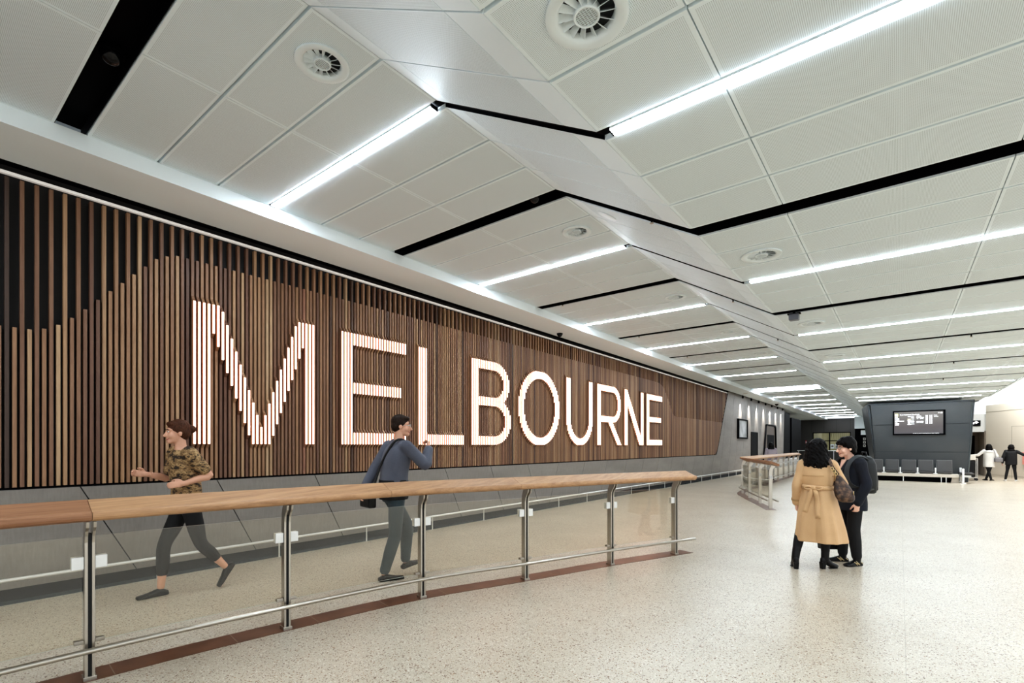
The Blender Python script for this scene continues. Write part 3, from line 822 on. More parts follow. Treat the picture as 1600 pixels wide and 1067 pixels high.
for sd in (-1,1):
    a0=zx(sd,0);a1=zx(sd,3.36)
    w=.13 if sd<0 else .105
    if sd>0: ge=g; g=MB()
    g.prism([(a0,YP-.02,0),(a0+sd*.03,YP+.12,0),(a1+sd*w,YP+.12,3.38),(a1,YP-.02,3.34)],(-sd*.001,.03,0))
    if sd>0: g.build('side_edge',mat('pod_edge_bluegrey',(86,98,102),.4),pod); g=ge
g.box(zx(-1,3.35)-.1,zx(1,3.35)+.09,YP-.02,YP+.3,3.345,3.41)
g.build('edge_trim',M['poddark'],pod,bevel=.01)
# screen
scr=wempty('arrivals_screen',(.62,YP,2.0)); tag(scr,'large arrivals display screen with white flight rows on the dark pod','screen')
x0,x1,z0,z1=-.262,1.499,1.975,3.035
g=MB(); g.box(x0,x1,YP-.07,YP,z0,z0+.055); g.box(x0,x1,YP-.07,YP,z1-.055,z1); g.box(x0,x0+.05,YP-.07,YP,z0,z1); g.box(x1-.075,x1,YP-.07,YP,z0,z1); g.build('bezel',M['soot'],scr)
m=mat('screen_grey',(20,20,20),.3,emit=(118,112,108),estr=.62); nt,N,L,b_=nodes(m)
sx=nt.nodes.new('ShaderNodeSeparateXYZ'); L.new(objco(nt),sx.inputs[0])
L.new(ramp(nt,mth(nt,'DIVIDE',mth(nt,'SUBTRACT',sx.outputs[2],1.97),1.06),[(0,(88,86,90)),(.35,(96,88,88)),(1,(136,132,126))]),b_.inputs['Emission Color'])
g=MB(); g.box(x0+.05,x1-.075,YP-.05,YP-.01,z0+.055,z1-.055); g.build('display',m,scr)
M['txt']=mat('screen_text',(255,255,255),.5,emit=(255,255,255),estr=1.0)
M['txty']=mat('screen_yellow',(230,224,150),.5,emit=(226,220,150),estr=.9)
def px2(u,v):  # position in the zoomed crop of the screen, to metres
    return x0+(u-205)/1217*(x1-x0), z1-(v-167)/(717-167)*(z1-z0)
def text(body,u,v,size,name='lettering',par=scr,al='LEFT',m=None):
    c=bpy.data.curves.new(name,'FONT'); c.body=body; c.size=size; c.align_x=al; c.extrude=.001; c.materials.append(m or M['txt'])
    o=bpy.data.objects.new(name,c); COL.objects.link(o); dg=bpy.context.evaluated_depsgraph_get(); dg.update(); me=bpy.data.meshes.new_from_object(o.evaluated_get(dg)); bpy.data.objects.remove(o); o=bpy.data.objects.new(name,me); COL.objects.link(o); x,z=px2(u,v); o.rotation_euler=(PI/2,0,0)
    o.parent=par; o.matrix_parent_inverse=Matrix.Translation(-Vector(par.location)); o.location=(x,YP-.053,z); return o
text('International Arrivals',375,272,.078); text('11:50',1250,246,.07)
text('PLEASE DO NOT LEAVE BAGGAGE UNATTENDED',688,690,.0385)
g=MB(); a,c=px2(258,290),px2(332,235); g.box(a[0],c[0],YP-.056,YP-.05,a[1],c[1]); g.build('plane_icon',M['txty'],scr)
g=MB()
rr=random.Random(4)
for u0,u1,v in ((262,330,314),(262,362,342),(262,365,371),(262,345,400),(350,480,400),(262,320,430),(262,364,458),(262,356,487),
  (640,712,300),(645,712,328),(648,712,357),(642,708,386),(638,718,415),(640,712,443),(640,720,472),(766,878,298),(766,850,328),(856,938,328),(775,815,357),(845,930,357),(766,850,415),(856,932,415),(766,848,443),(856,928,443),(1160,1236,285),(1170,1262,313)):
    a=px2(u0,v+7); c=px2(u1,v-7); n_=max(2,int((c[0]-a[0])/.016)); w=(c[0]-a[0])/n_
    for q in range(n_): g.box(a[0]+w*q,a[0]+w*q+w*.72,YP-.055,YP-.05,a[1]+rr.uniform(0,.004),c[1]-rr.uniform(0,.004))
for u0,u1 in ((975,1030),(1063,1128)):
    for v in range(285,480,29):
        a=px2(u0,v+8); c=px2(u1,v-8); w=(c[0]-a[0])/5
        for q in range(5):
            if q!=2: g.box(a[0]+w*q,a[0]+w*q+w*.7,YP-.055,YP-.05,a[1],c[1])
g.build('flight_rows',M['txt'],scr)
g=MB()
for u0,u1,v,mi in ((568,624,303,0),(558,632,360,1),(556,636,388,0),(568,622,415,0),(568,620,444,0),(556,640,478,0)):
    a=px2(u0,v+9); c=px2(u1,v-9); g.box(a[0],c[0],YP-.055,YP-.05,a[1],c[1],mi)
g.build('airline_tags',[M['txt'],M['txty']],scr)

# row of seats in front of the pod
M['seat']=mat('seat_black_leather',(62,59,57),.36)
M['beam']=mat('bench_pale_beam',(206,198,186),.5)
seat=wempty('beam_seating',(.6,27.0,0)); tag(seat,'row of black seats on a pale beam along the foot of the dark pod','bench')
SX=[(-1.06,-.62),(-.50,-.06),(.06,.52),(.62,1.08),(1.20,1.68)]
for a,c in SX:
    g=MB(); g.prism([(a,27.18,.43),(c,27.18,.43),(c,27.34,.90),(a,27.34,.90)],(0,.05,.0)); sb_=g.build('seat_back',M['seat'],seat,bevel=.02)
    g=MB(); g.prism([(a-.012,27.2,.42),(a,27.2,.42),(a,27.36,.91),(a-.012,27.36,.91)],(0,.05,0)); g.prism([(c,27.2,.42),(c+.012,27.2,.42),(c+.012,27.36,.91),(c,27.36,.91)],(0,.05,0)); g.prism([(a,27.36,.90),(c,27.36,.90),(c,27.36,.912),(a,27.36,.912)],(0,.05,0)); g.build('back_frame',mat('seat_frame_grey',(112,110,108),.4,metal=.5),seat)
    g=MB(); g.box(a,c,26.75,27.2,.37,.43); g.build('seat_pad',M['seat'],seat,bevel=.02)
for x in (-.56,0,.57,1.14): 
    g=MB(); g.box(x-.025,x+.025,26.78,26.86,.36,.60); g.box(x-.07,x+.07,26.76,26.95,.345,.375); g.build('armrest',M['steelw'],seat,bevel=.01)
g=MB(); g.box(-1.5,1.86,26.72,27.25,.215,.345); g.build('beam',M['beam'],seat,bevel=.008)
g=MB(); g.box(-1.5,1.66,27.0,27.3,.0,.21); g.build('toe_kick',M['soot'],seat)
g=MB(); g.prism([(1.62,26.85,.0),(1.86,26.85,.0),(1.86,26.85,.22),(1.66,26.85,.22)],(0,.4,0)); g.build('end_support',M['beam'],seat)
for x in (-.86,.1,1.32,1.47): g=MB(); g.box(x-.012,x+.012,26.76,26.79,0,.22); g.build('leg',M['steelw'],seat)
s2=wempty('end_seat',(2.15,27,0)); tag(s2,'single black seat with white arm frames round the corner of the pod','bench')
for y in (26.5,27.6):
    g=MB(); g.box(1.93,2.0,y-.03,y+.03,.02,.60); g.box(1.90,2.06,y-.03,y+.03,0,.03); g.build('arm_frame',M['steelw'],s2,bevel=.012)
g=MB(); g.box(1.9,2.3,26.55,27.55,.36,.42); g.build('seat_pad',M['seat'],s2,bevel=.02)
g=MB(); g.box(1.93,2.2,26.53,27.57,.25,.33); g.build('beam',M['greywhite'],s2)

# ------------------------------------------------------------------ right background
M['beige']=mat('hall_beige_wall',(214,206,192),.32,spec=.6)
A_=Vector((3.33,33.75,0)); D_=Vector((.45,-.89,0)).normalized(); nrm=Vector((-D_.y,D_.x,0))
if nrm.y>0: nrm=-nrm
b=MB()
def wp(s,o=0,z=0): return A_+D_*s-nrm*o+Vector((0,0,z))
b.prism([wp(0),wp(14),wp(14,.25),wp(0,.25)],(0,0,3.5)); struct(b.build('wall_right',M['beige']))
b=MB()
for s in (1.62,4.4): b.obox(wp(s,-.002,1.2),D_,nrm,(0,0,1),.006,.004,1.2)
b.obox(wp(3.0,-.002,2.4),D_,nrm,(0,0,1),1.4,.004,.006); b.obox(wp(7,-.002,.10),D_,nrm,(0,0,1),7,.004,.005)
b.obox(wp(7,-.003,3.16),D_,nrm,(0,0,1),7,.004,.01)
struct(b.build('trim_11',mat('beige_joint',(150,142,128),.5)))
# portal wall between the pod and the beige wall
b=MB(); b.box(1.9,3.36,34.0,34.15,2.2,3.1); struct(b.build('wall_portal',mat('portal_wall_grey',(206,208,206),.5)))
b=MB(); b.box(.6,3.4,36.4,36.5,0,3.0); b.box(3.30,3.36,34.0,36.4,0,2.25); b.box(.6,3.36,34.1,36.5,2.25,2.3); struct(b.build('wall_portal_rear',mat('portal_brown_grey',(140,130,120),.6)))
t=wempty('door_3',(3.0,36.38,0)); struct(t,'black door standing in the brown grey recess beside the pod')
g=MB(); g.box(2.85,3.15,36.36,36.4,0,2.05); g.build('door_leaf',M['soot'],t)
g=MB(); frame_box(g,2.85,36.36,36.4,2.05,.0,.0) if False else g.box(2.80,2.85,36.33,36.4,0,2.1); g.build('frame',M['darkwall'],t)
g=MB(); g.box(2.0,2.78,36.0,36.36,0,1.25); o=g.build('recess_counter',M['kick'],None,bevel=.01); tag(o,'dark grey counter in the recess right of the pod','counter')
g=MB(); g.box(2.25,2.68,36.3,36.38,1.72,1.95); o=g.build('small_screen',mat('teal_screen',(34,66,66),.3,emit=(40,90,90),estr=.25)); tag(o,'small teal screen in the recess above the dark counter','screen')
# black direction sign with a white arrow
t=wempty('direction_sign',(3.0,33.95,2.6)); tag(t,'small black sign with a white turning arrow above the recess','sign')
g=MB(); g.box(2.80,3.16,33.93,34.0,2.50,2.78); g.build('plate',M['soot'],t)
g=MB(); pts=[]
for i in range(9):
    a=PI-PI*.62*i/8; pts.append(Vector((2.965+.075*math.cos(a),33.925,2.60+.085*math.sin(a))))
for p,q in zip(pts[:-1],pts[1:]):
    g.obox((p+q)/2,(q-p),(0,1,0),(q-p).cross(Vector((0,1,0))),(q-p).length*.6,.004,.026)
e=pts[-1]; g.prism([(e.x-.01,33.922,e.z+.075),(e.x+.10,33.922,e.z-.005),(e.x-.02,33.922,e.z-.075)],(0,.006,0)); g.build('arrow',M['txt'],t)

# ------------------------------------------------------------------ people
SK=mat('skin',(234,190,168),.5); nt,N,L,b_=nodes(SK); b_.inputs['Subsurface Weight'].default_value=.06; b_.inputs['Subsurface Radius'].default_value=(.02,.008,.004)
SK2=mat('skin_rosy',(214,164,138),.5)
def hairmat(n,c,c2):
    m=mat(n,c,.5,spec=.12); nt,N,L,b_=nodes(m)
    nz=noise(nt,objco(nt,(60,60,9)),3,3); L.new(ramp(nt,nz,[(.35,c),(.7,c2)]),b_.inputs['Base Color']); bump(nt,b_,nz,.5,.004); return m
HB=hairmat('black_hair',(7,6,6),(20,16,15)); HBR=hairmat('brown_hair',(58,36,26),(96,60,42)); HDK=hairmat('dark_brown_hair',(30,22,18),(54,40,32))
def cloth(n,c,c2,rough=.75,scale=60,b=.15,sheen=.1):
    m=mat(n,c,rough); nt,N,L,b_=nodes(m); v=objco(nt)
    nz=noise(nt,v,scale,3); n2=noise(nt,v,3,3)
    L.new(ramp(nt,mth(nt,'ADD',mth(nt,'MULTIPLY',nz,.3),mth(nt,'MULTIPLY',n2,.7)),[(.35,c),(.68,c2)]),b_.inputs['Base Color'])
    bump(nt,b_,nz,b,.001); b_.inputs['Sheen Weight'].default_value=sheen; return m
CT_={'tan':cloth('tan_gabardine',(198,160,117),(215,178,135),.6,220),'black':cloth('black_cloth',(7,7,9),(15,15,18),.8,sheen=0),'navy':cloth('navy_wool',(10,13,24),(19,24,40),.85,sheen=.02),
 'greyblue':cloth('greyblue_knit',(76,78,90),(94,97,108),.85,120),'jeans':cloth('dark_teal_denim',(38,50,58),(58,72,80),.8,160),'white':cloth('white_quilt',(206,204,198),(226,224,220),.7),
 'lilac':cloth('lilac_grey_cloth',(148,138,146),(170,160,166),.8),'packleather':mat('pack_leather',(30,32,33),.38,spec=.4),'sole':mat('sole_white',(226,226,222),.5),'leather':mat('black_leather',(14,14,16),.35,spec=.3),
 'greybag':mat('grey_leather',(120,118,120),.45),'palegold':mat('pale_gold_trim',(206,184,138),.5),'gold':mat('gold_metal',(226,200,148),.28,metal=1),'tanlining':cloth('tan_dark',(172,138,94),(190,156,110),.6,200)}
m=CT_['camo']=mat('patterned_jersey',(120,96,66),.8); nt,N,L,b_=nodes(m)
nz=noise(nt,objco(nt,(14,14,26)),1,3,.6); L.new(ramp(nt,nz,[(.36,(50,38,28)),(.44,(132,104,70)),(.54,(176,146,104)),(.62,(84,66,44)),(.7,(160,128,92))],'CONSTANT'),b_.inputs['Base Color'])
m=CT_['mono']=mat('brown_patterned_leather',(70,46,34),.42); nt,N,L,b_=nodes(m)
nz=noise(nt,objco(nt),24,2,.5); L.new(ramp(nt,nz,[(.38,(44,29,22)),(.52,(74,51,38)),(.64,(112,84,62))]),b_.inputs['Base Color'])

def cr(P,R,sub=4):
    """Catmull-Rom through points with radii"""
    P=[Vector(p) for p in P]; n=len(P); out=[];ro=[]
    Q=[P[0]*2-P[1]]+P+[P[-1]*2-P[-2]]; q=[R[0]]+list(R)+[R[-1]]
    for i in range(1,n):
        p0,p1,p2,p3=Q[i-1:i+3]; r1,r2=q[i],q[i+1]
        for k in range(sub):
            t=k/sub; out.append(.5*((2*p1)+(p2-p0)*t+(2*p0-5*p1+4*p2-p3)*t*t+(3*p1-p0-3*p2+p3)*t**3)); ro.append(r1+(r2-r1)*(t*t*(3-2*t)))
    out.append(P[-1]); ro.append(R[-1]); return out,ro
def limb(mb,P,R,n=12,sub=4,round_end=True,mi=0):
    p,r=cr(P,R,sub)
    if round_end:
        for end in (0,-1):
            d=(p[0]-p[1]).normalized() if end==0 else (p[-1]-p[-2]).normalized()
            c=p[end]; rr=r[end]
            ex=[(c+d*rr*.5,rr*.84),(c+d*rr*.85,rr*.45)]
            if end==0: p=[e[0] for e in ex[::-1]]+p; r=[e[1] for e in ex[::-1]]+r
            else: p=p+[e[0] for e in ex]; r=r+[e[1] for e in ex]
    mb.tube(p,r,n,mi)
def shell(mb,secs,n=40,sub=4,folds=None,cap=True,mi=0):
    """secs: (x,y,z,rx,ry,yaw) horizontal sections from bottom to top"""
    S=[list(map(float,s)) for s in secs]; out=[]
    for i in range(len(S)-1):
        a=S[max(i-1,0)];b=S[i];c=S[i+1];d=S[min(i+2,len(S)-1)]
        for k in range(sub):
            t=k/sub; out.append([.5*((2*b[j])+(c[j]-a[j])*t+(2*a[j]-5*b[j]+4*c[j]-d[j])*t*t+(3*b[j]-a[j]-3*c[j]+d[j])*t**3) for j in range(6)])
    out.append(S[-1]); rings=[]
    for x,y,z,rx,ry,yw in out:
        ring=[]; yw=math.radians(yw)
        for k in range(n):
            a=2*PI*k/n; f=1+(folds(a,z) if folds else 0)
            ca,sa=math.cos(a),math.sin(a); e=.85
            px=rx*f*math.copysign(abs(ca)**e,ca); py=ry*f*math.copysign(abs(sa)**e,sa)
            ring.append(Vector((x+px*math.cos(yw)-py*math.sin(yw),y+px*math.sin(yw)+py*math.cos(yw),z)))
        rings.append(ring)
    mb.sweep(rings,mi,cap=cap)
def bake(mb,name,mats,parent,voxel,smooth=3,disp=None):
    """fuse overlapping closed forms into ONE continuous surface"""
    me=mb.mesh(name+'_raw',mats); ob=bpy.data.objects.new(name,me); COL.objects.link(ob)
    r=ob.modifiers.new('r','REMESH'); r.mode='VOXEL'; r.voxel_size=voxel; r.use_smooth_shade=True
    s=ob.modifiers.new('s','SMOOTH'); s.factor=.5; s.iterations=smooth
    dg=bpy.context.evaluated_depsgraph_get(); dg.update()
    nm=bpy.data.meshes.new_from_object(ob.evaluated_get(dg)); nm.name=name
    ob.modifiers.clear(); ob.data=nm; bpy.data.meshes.remove(me)
    if not nm.materials: nm.materials.append(mats)
    nm.shade_smooth(); ob.parent=parent
    return ob
def rotz(v,a): 
    c,s=math.cos(a),math.sin(a); return Vector((v[0]*c-v[1]*s,v[0]*s+v[1]*c,v[2]))
def hframe(c,yaw,pitch=0):
    Mx=Matrix.Rotation(yaw,3,'Z')@Matrix.Rotation(pitch,3,'X'); c=Vector(c); return Mx,(lambda x,y,z:c+Mx@Vector((x,y,z)))
def head(mb,c,yaw=0,pitch=0,s=1.0,neck=None):
    Mx,H=hframe(c,yaw,pitch); E=lambda p,r:mb.ellipsoid(H(*[q*s for q in p]),r[0]*s,r[1]*s,r[2]*s,Mx)
    E((0,-.012,.03),(.074,.094,.094)); E((0,.022,-.03),(.06,.07,.075)); E((0,.064,-.087),(.031,.031,.026))
    E((0,.03,-.07),(.05,.05,.035)); E((0,.075,.028),(.05,.018,.014))
    for q in (-1,1):
        E((q*.037,.058,-.030),(.027,.030,.03)); E((q*.078,-.006,-.008),(.011,.02,.032))
    mb.tube([H(0,.088*s,.012*s),H(0,.104*s,-.012*s),H(0,.112*s,-.030*s),H(0,.100*s,-.038*s)],[.009*s,.011*s,.016*s,.013*s],10)
    E((0,.081,-.060),(.024,.014,.007)); E((0,.080,-.071),(.021,.014,.008))
    if neck is not None: limb(mb,[neck,(Vector(neck)+H(0,-.02*s,-.07*s))/2,H(0,-.015*s,-.04*s)],[.06,.052,.053],14)
    return H,Mx
def face(parent,c,yaw,pitch,s=1.0):
    Mx,H=hframe(c,yaw,pitch)
    for q in (-1,1):
        g=MB(); g.ellipsoid(H(q*.031*s,.083*s,.010*s),.0115*s,.009*s,.0075*s,Mx,12,8); g.build('eye',M['eyew'],parent,smooth=True)
        g=MB(); g.ellipsoid(H(q*.030*s,.0905*s,.010*s),.005*s,.004*s,.0058*s,Mx,10,6); g.build('iris',M['black'],parent,smooth=True)
        g=MB(); g.tube([H(q*.013*s,.094*s,.029*s),H(q*.032*s,.092*s,.035*s),H(q*.052*s,.078*s,.029*s)],[.003*s,.0042*s,.002*s],8); g.build('eyebrow',HB,parent,smooth=True)
    g=MB(); g.tube([H(-.031*s,.078*s,-.056*s),H(-.016*s,.0915*s,-.0655*s),H(0,.0955*s,-.068*s),H(.016*s,.0915*s,-.0655*s),H(.031*s,.078*s,-.056*s)],[.002*s,.0045*s,.005*s,.0045*s,.002*s],8)
    g.build('mouth',M['lip'],parent,smooth=True)
M['eyew']=mat('eye_white',(230,226,220),.25); M['lip']=mat('lip',(176,84,78),.45)
def hand(mb,W,d,pn,side,curl=.5,s=1.0):
    """W wrist, d direction of the hand, pn palm normal, side: direction of the thumb"""
    W=Vector(W); d=Vector(d).normalized(); pn=Vector(pn); pn=(pn-d*pn.dot(d)).normalized(); w=d.cross(pn)
    if w.dot(Vector(side))<0: w=-w
    Mx=Matrix((w,pn,d)).transposed()
    mb.ellipsoid(W+d*.045*s,.037*s,.016*s,.052*s,Mx,14,8)
    limb(mb,[W-d*.03,W+d*.02],[.025*s,.027*s],10,2)
    for q,(o,ln) in enumerate(((.027,.068),(.010,.076),(-.008,.071),(-.025,.056))):
        p0=W+d*.06*s+w*o*s*.9; p1=W+d*.088*s+w*o*s
        a=curl*1.1; p2=p1+(d*math.cos(a)+pn*math.sin(a))*ln*.45*s; a=curl*2.2; p3=p2+(d*math.cos(a)+pn*math.sin(a))*ln*.32*s; a=curl*3.1; p4=p3+(d*math.cos(a)+pn*math.sin(a))*ln*.25*s
        limb(mb,[p0,p1,p2,p3,p4],[.0095*s,.0098*s,.0088*s,.008*s,.007*s],8,2)
    p0=W+d*.018*s+w*.022*s; p1=p0+(d*.6+w*.7+pn*.25)*.034*s; p2=p1+(d*.95+w*.15+pn*.35*(1+curl))*.030*s; p3=p2+(d*.9-w*.1+pn*.5*(1+curl))*.024*s
    limb(mb,[p0,p1,p2,p3],[.014*s,.0125*s,.0105*s,.0085*s],8,2)
def foot(mb,ank,yaw,ln=.235,w=.042,pitch=0,h=.08,lift=0):
    """shoe form: ankle above, toe forward along yaw; sole on the ground"""
    a=Vector(ank); f=rotz((0,1,0),yaw); z0=lift
    fz=Vector((0,0,math.sin(pitch))); f=(f*math.cos(pitch)+fz)
    u=Vector((0,0,1)); r=f.cross(u).normalized(); u=r.cross(f)
    base=a-Vector((0,0,a.z-z0)) if pitch==0 else a-u*h
    secs=[(-.062,.030,.028,.045),(-.045,.037,.040,.052),(0,.038,.043,h),(.05,.037,.036,.07),(.10,.043,.030,.052),(.145,.045,.026,.042),(ln-.065,.036,.020,.033),(ln-.058,.018,.012,.02)]
    rings=[]
    for t,ww,_,hh in secs:
        c=base+f*t; ring=[]
        for k in range(14):
            an=2*PI*k/14; x=ww*math.cos(an); z=hh*.5+hh*.5*math.sin(an)
            if math.sin(an)<-.2: z=hh*.5+hh*.5*(-.98)
            ring.append(c+r*x*(w/.042)+u*max(z,.004))
        rings.append(ring)
    mb.sweep(rings); return base,f,r,u

def base_body(mb,J,k=1.0,legs=True,arms=True):
    """torso, arms and legs of one continuous body; J holds the joints"""
    px,py,pz=J['pelvis']; nx,ny,nz=J['neck']; yw=J.get('yaw',0); 
    mid=lambda t:(px+(nx-px)*t,py+(ny-py)*t)
    H=nz-pz
    sec=[]
    for t,rx,ry in ((-.14,.11,.09),(0,.148,.108),(.22,.118,.09),(.45,.122,.092),(.66,.142,.102),(.84,.145,.088),(.95,.085,.065),(1.02,.055,.055)):
        x,y=mid(t); sec.append((x,y,pz+H*t,rx*k,ry*k,yw))
    shell(mb,sec,28,3)
    for s in 'LR':
        if arms:
            S,E,W=J['sh'+s],J['el'+s],J['wr'+s]
            limb(mb,[S,(Vector(S)+Vector(E))/2,E,(Vector(E)*.6+Vector(W)*.4),W],[.052*k,.045*k,.038*k,.037*k,.025*k],12,3)
        if legs:
            Hh,K,A=J['hip'+s],J['kn'+s],J['an'+s]
            limb(mb,[Hh,(Vector(Hh)+Vector(K))/2,K,Vector(K)*.6+Vector(A)*.4,A],[.085*k,.072*k,.052*k,.052*k,.034*k],12,3)
def trousers(J,mat_,parent,vox,fit=1.0,hem=.05,top=.10,k=1.0):
    g=MB(); px,py,pz=J['pelvis']; yw=J.get('yaw',0)
    shell(g,[(px,py,pz-.10,.13*k,.105*k,yw),(px,py,pz-.02,.158*k,.122*k,yw),(px,py,pz+top,.135*k,.105*k,yw)],28,4)
    for s in 'LR':
        Hh,K,A=[Vector(J[q+s]) for q in ('hip','kn','an')]
        E_=A+(K-A).normalized()*hem
        limb(g,[Hh+Vector((0,0,.02)),(Hh+K)/2,K,K*.6+A*.4,E_],[.092*k,.080*k,.062*k*fit,.060*k*fit,.05*k*fit],14,4)
    return bake(g,'trousers',mat_,parent,vox,4)
def person(loc,rz,label,group=None):
    t=empty('person',(loc[0],loc[1],0),rz); tag(t,label,'person',group); return t
def sleeve(g,S,E,W,r0=.07,r1=.058,r2=.048,cuff=.0,n=14):
    S,E,W=Vector(S),Vector(E),Vector(W); d=(W-E).normalized()
    limb(g,[S+(S-E).normalized()*.01,(S+E)/2,E,(E+W)/2,W-d*cuff],[r0,r1*1.02,r1,(r1+r2)/2,r2],n,4)
def hairblob(g,c,r,seed,n,zmin=None):
    R_=random.Random(seed)
    for i in range(n):
        pass

# ---- woman in the tan trench coat, seen from behind
tp=person((-.80,7.05),0,'person in a belted tan trench coat and heeled boots, long curly black hair')
J=dict(pelvis=(.0,0,.86),neck=(.01,-.01,1.315),yaw=-6,
 shL=(-.148,-.0,1.265),elL=(-.208,-.045,1.02),wrL=(-.222,.02,.785), shR=(.155,0,1.265),elR=(.260,.055,1.04),wrR=(.15,.22,1.19),
 hipL=(-.085,0,.82),knL=(-.165,-.03,.48),anL=(-.213,-.125,.155), hipR=(.085,0,.82),knR=(.085,.05,.48),anR=(.078,.07,.155))
HC=(.012,.03,1.455)
g=MB(); base_body(g,J,.95); head(g,HC,-.45,0,.98,neck=(.01,-.005,1.30))
hand(g,J['wrL'],(.0,.06,-1),(.8,.3,0),(0,1,0),.75,.95); hand(g,J['wrR'],(-.45,.1,.6),(-.3,-1,0),(-1,0,.6),.9,.95)
bake(g,'body',SK,tp,.006,2); face(tp,HC,-.45,0,.98)
trousers(J,CT_['black'],tp,.009,.95,.06)
def tanfold(a,z):
    f=max(0,min(1,(1.0-z)/.6)); return f*(.055*math.sin(5*a+.6)+.042*math.sin(9*a+1.1)+.02*math.sin(14*a))-.06*f*math.exp(-((a-1.5*PI)/.10)**2)
g=MB()
secs=[(.03,.01,.345,.268,.215,-6),(.025,.01,.5,.252,.20,-6),(.015,.0,.70,.222,.175,-6),(.01,0,.86,.192,.152,-6),(.005,0,.985,.158,.122,-6),(.005,0,1.04,.162,.122,-6),(.005,0,1.15,.172,.128,-6),(.008,0,1.24,.168,.118,-6),(.01,0,1.295,.135,.095,-6),(.01,0,1.335,.075,.07,-6),(.01,0,1.36,.062,.06,-6)]
shell(g,secs,56,5,tanfold)
sleeve(g,J['shL'],J['elL'],J['wrL'],.068,.056,.052,.015); sleeve(g,J['shR'],J['elR'],J['wrR'],.068,.058,.050,.015)
limb(g,[(-.13,0,1.275),(-.04,0,1.315)],[.06,.05],12,3); limb(g,[(.14,0,1.275),(.05,0,1.315)],[.06,.05],12,3)
coat=bake(g,'trench_coat',CT_['tan'],tp,.0075,3)
# storm flap over the shoulders and stitched seam
g=MB(); rings=[]
for z,rx,ry in ((1.135,.179,.137),(1.15,.179,.137),(1.20,.176,.131),(1.25,.171,.123),(1.285,.15,.106)):
    rings.append([Vector((.006+rx*math.cos(a),ry*math.sin(a),z)) for a in [PI*1.06+PI*.88*k/24 for k in range(25)]])
g.sweep(rings,cap=False,closed=False); o=g.build('storm_flap',CT_['tan'],coat,smooth=True); sm=o.modifiers.new('s','SOLIDIFY'); sm.thickness=.006
# belt with knot and two tails
g=MB(); ring=[]
for k in range(48):
    a=2*PI*k/48; ring.append((.005+.168*math.copysign(abs(math.cos(a))**.85,math.cos(a)),.134*math.copysign(abs(math.sin(a))**.85,math.sin(a)),1.0+.006*math.sin(a*2)))
rings=[]
for (x,y,z) in ring:
    n_=Vector((x-.005,y*1.5,0)).normalized()
    rings.append([Vector((x,y,z))+n_*o_+Vector((0,0,h_)) for o_,h_ in ((-.006,-.024),(.006,-.022),(.009,0),(.006,.022),(-.006,.024))])
rings.append(rings[0]); g.sweep(rings,cap=False)
bl=g.build('belt',CT_['tan'],coat,smooth=True)
g=MB(); KN=Vector((-.022,-.150,.995))
g.ellipsoid(KN,.030,.022,.026)
for sx_,pts in ((0,[KN,KN+Vector((-.025,-.015,-.06)),KN+Vector((-.055,-.012,-.16)),KN+Vector((-.085,-.02,-.29))]),(1,[KN,KN+Vector((.03,-.02,-.06)),KN+Vector((.045,-.02,-.18)),KN+Vector((.055,-.035,-.36))])):
    p,_=cr(pts,[1]*4,4); rings=[]
    for i,c in enumerate(p):
        d=(p[min(i+1,len(p)-1)]-p[max(i-1,0)]).normalized(); w=d.cross(Vector((0,1,0))).normalized(); w=(w+Vector((0,.25*math.sin(i*.8),0))).normalized(); ww=.016+.010*min(1,i/4); nn=d.cross(w)
        rings.append([c+w*ww+nn*.003,c+w*ww-nn*.003,c-w*ww-nn*.003,c-w*ww+nn*.003])
    g.sweep(rings)
for sx_ in (-1,1):
    limb(g,[KN,KN+Vector((sx_*.05,-.004,.016)),KN+Vector((sx_*.09,.012,.0)),KN+Vector((sx_*.055,-.006,-.016)),KN],[.010,.012,.013,.012,.010],8,3)
g.build('belt_knot',CT_['tan'],bl,smooth=True)
for sx_,S in ((-1,J['shL']),(1,J['shR'])):
    g=MB(); p0=Vector((S[0]+sx_*.045,-.01,1.312)); p1=Vector((sx_*.075+.01,-.01,1.352)); d=(p1-p0).normalized()
    g.obox((p0+p1)/2,d,(0,1,0),d.cross(Vector((0,1,0))),(p1-p0).length/2,.02,.004); g.build('epaulette',CT_['tan'],coat,bevel=.002)
g=MB(); d=(Vector(J['wrL'])-Vector(J['elL'])).normalized(); c=Vector(J['wrL'])-d*.055; 
g.tube([c-d*.012,c+d*.012],.0595,18); g.build('cuff_strap',CT_['tanlining'],coat,smooth=True,angle=.8)
g=MB(); limb(g,[(-.05,.02,1.335),(-.072,-.03,1.345),(-.03,-.072,1.352),(.04,-.072,1.352),(.085,-.03,1.345),(.07,.03,1.335)],[.018]*6,8,4); g.build('collar',CT_['tan'],coat,smooth=True)
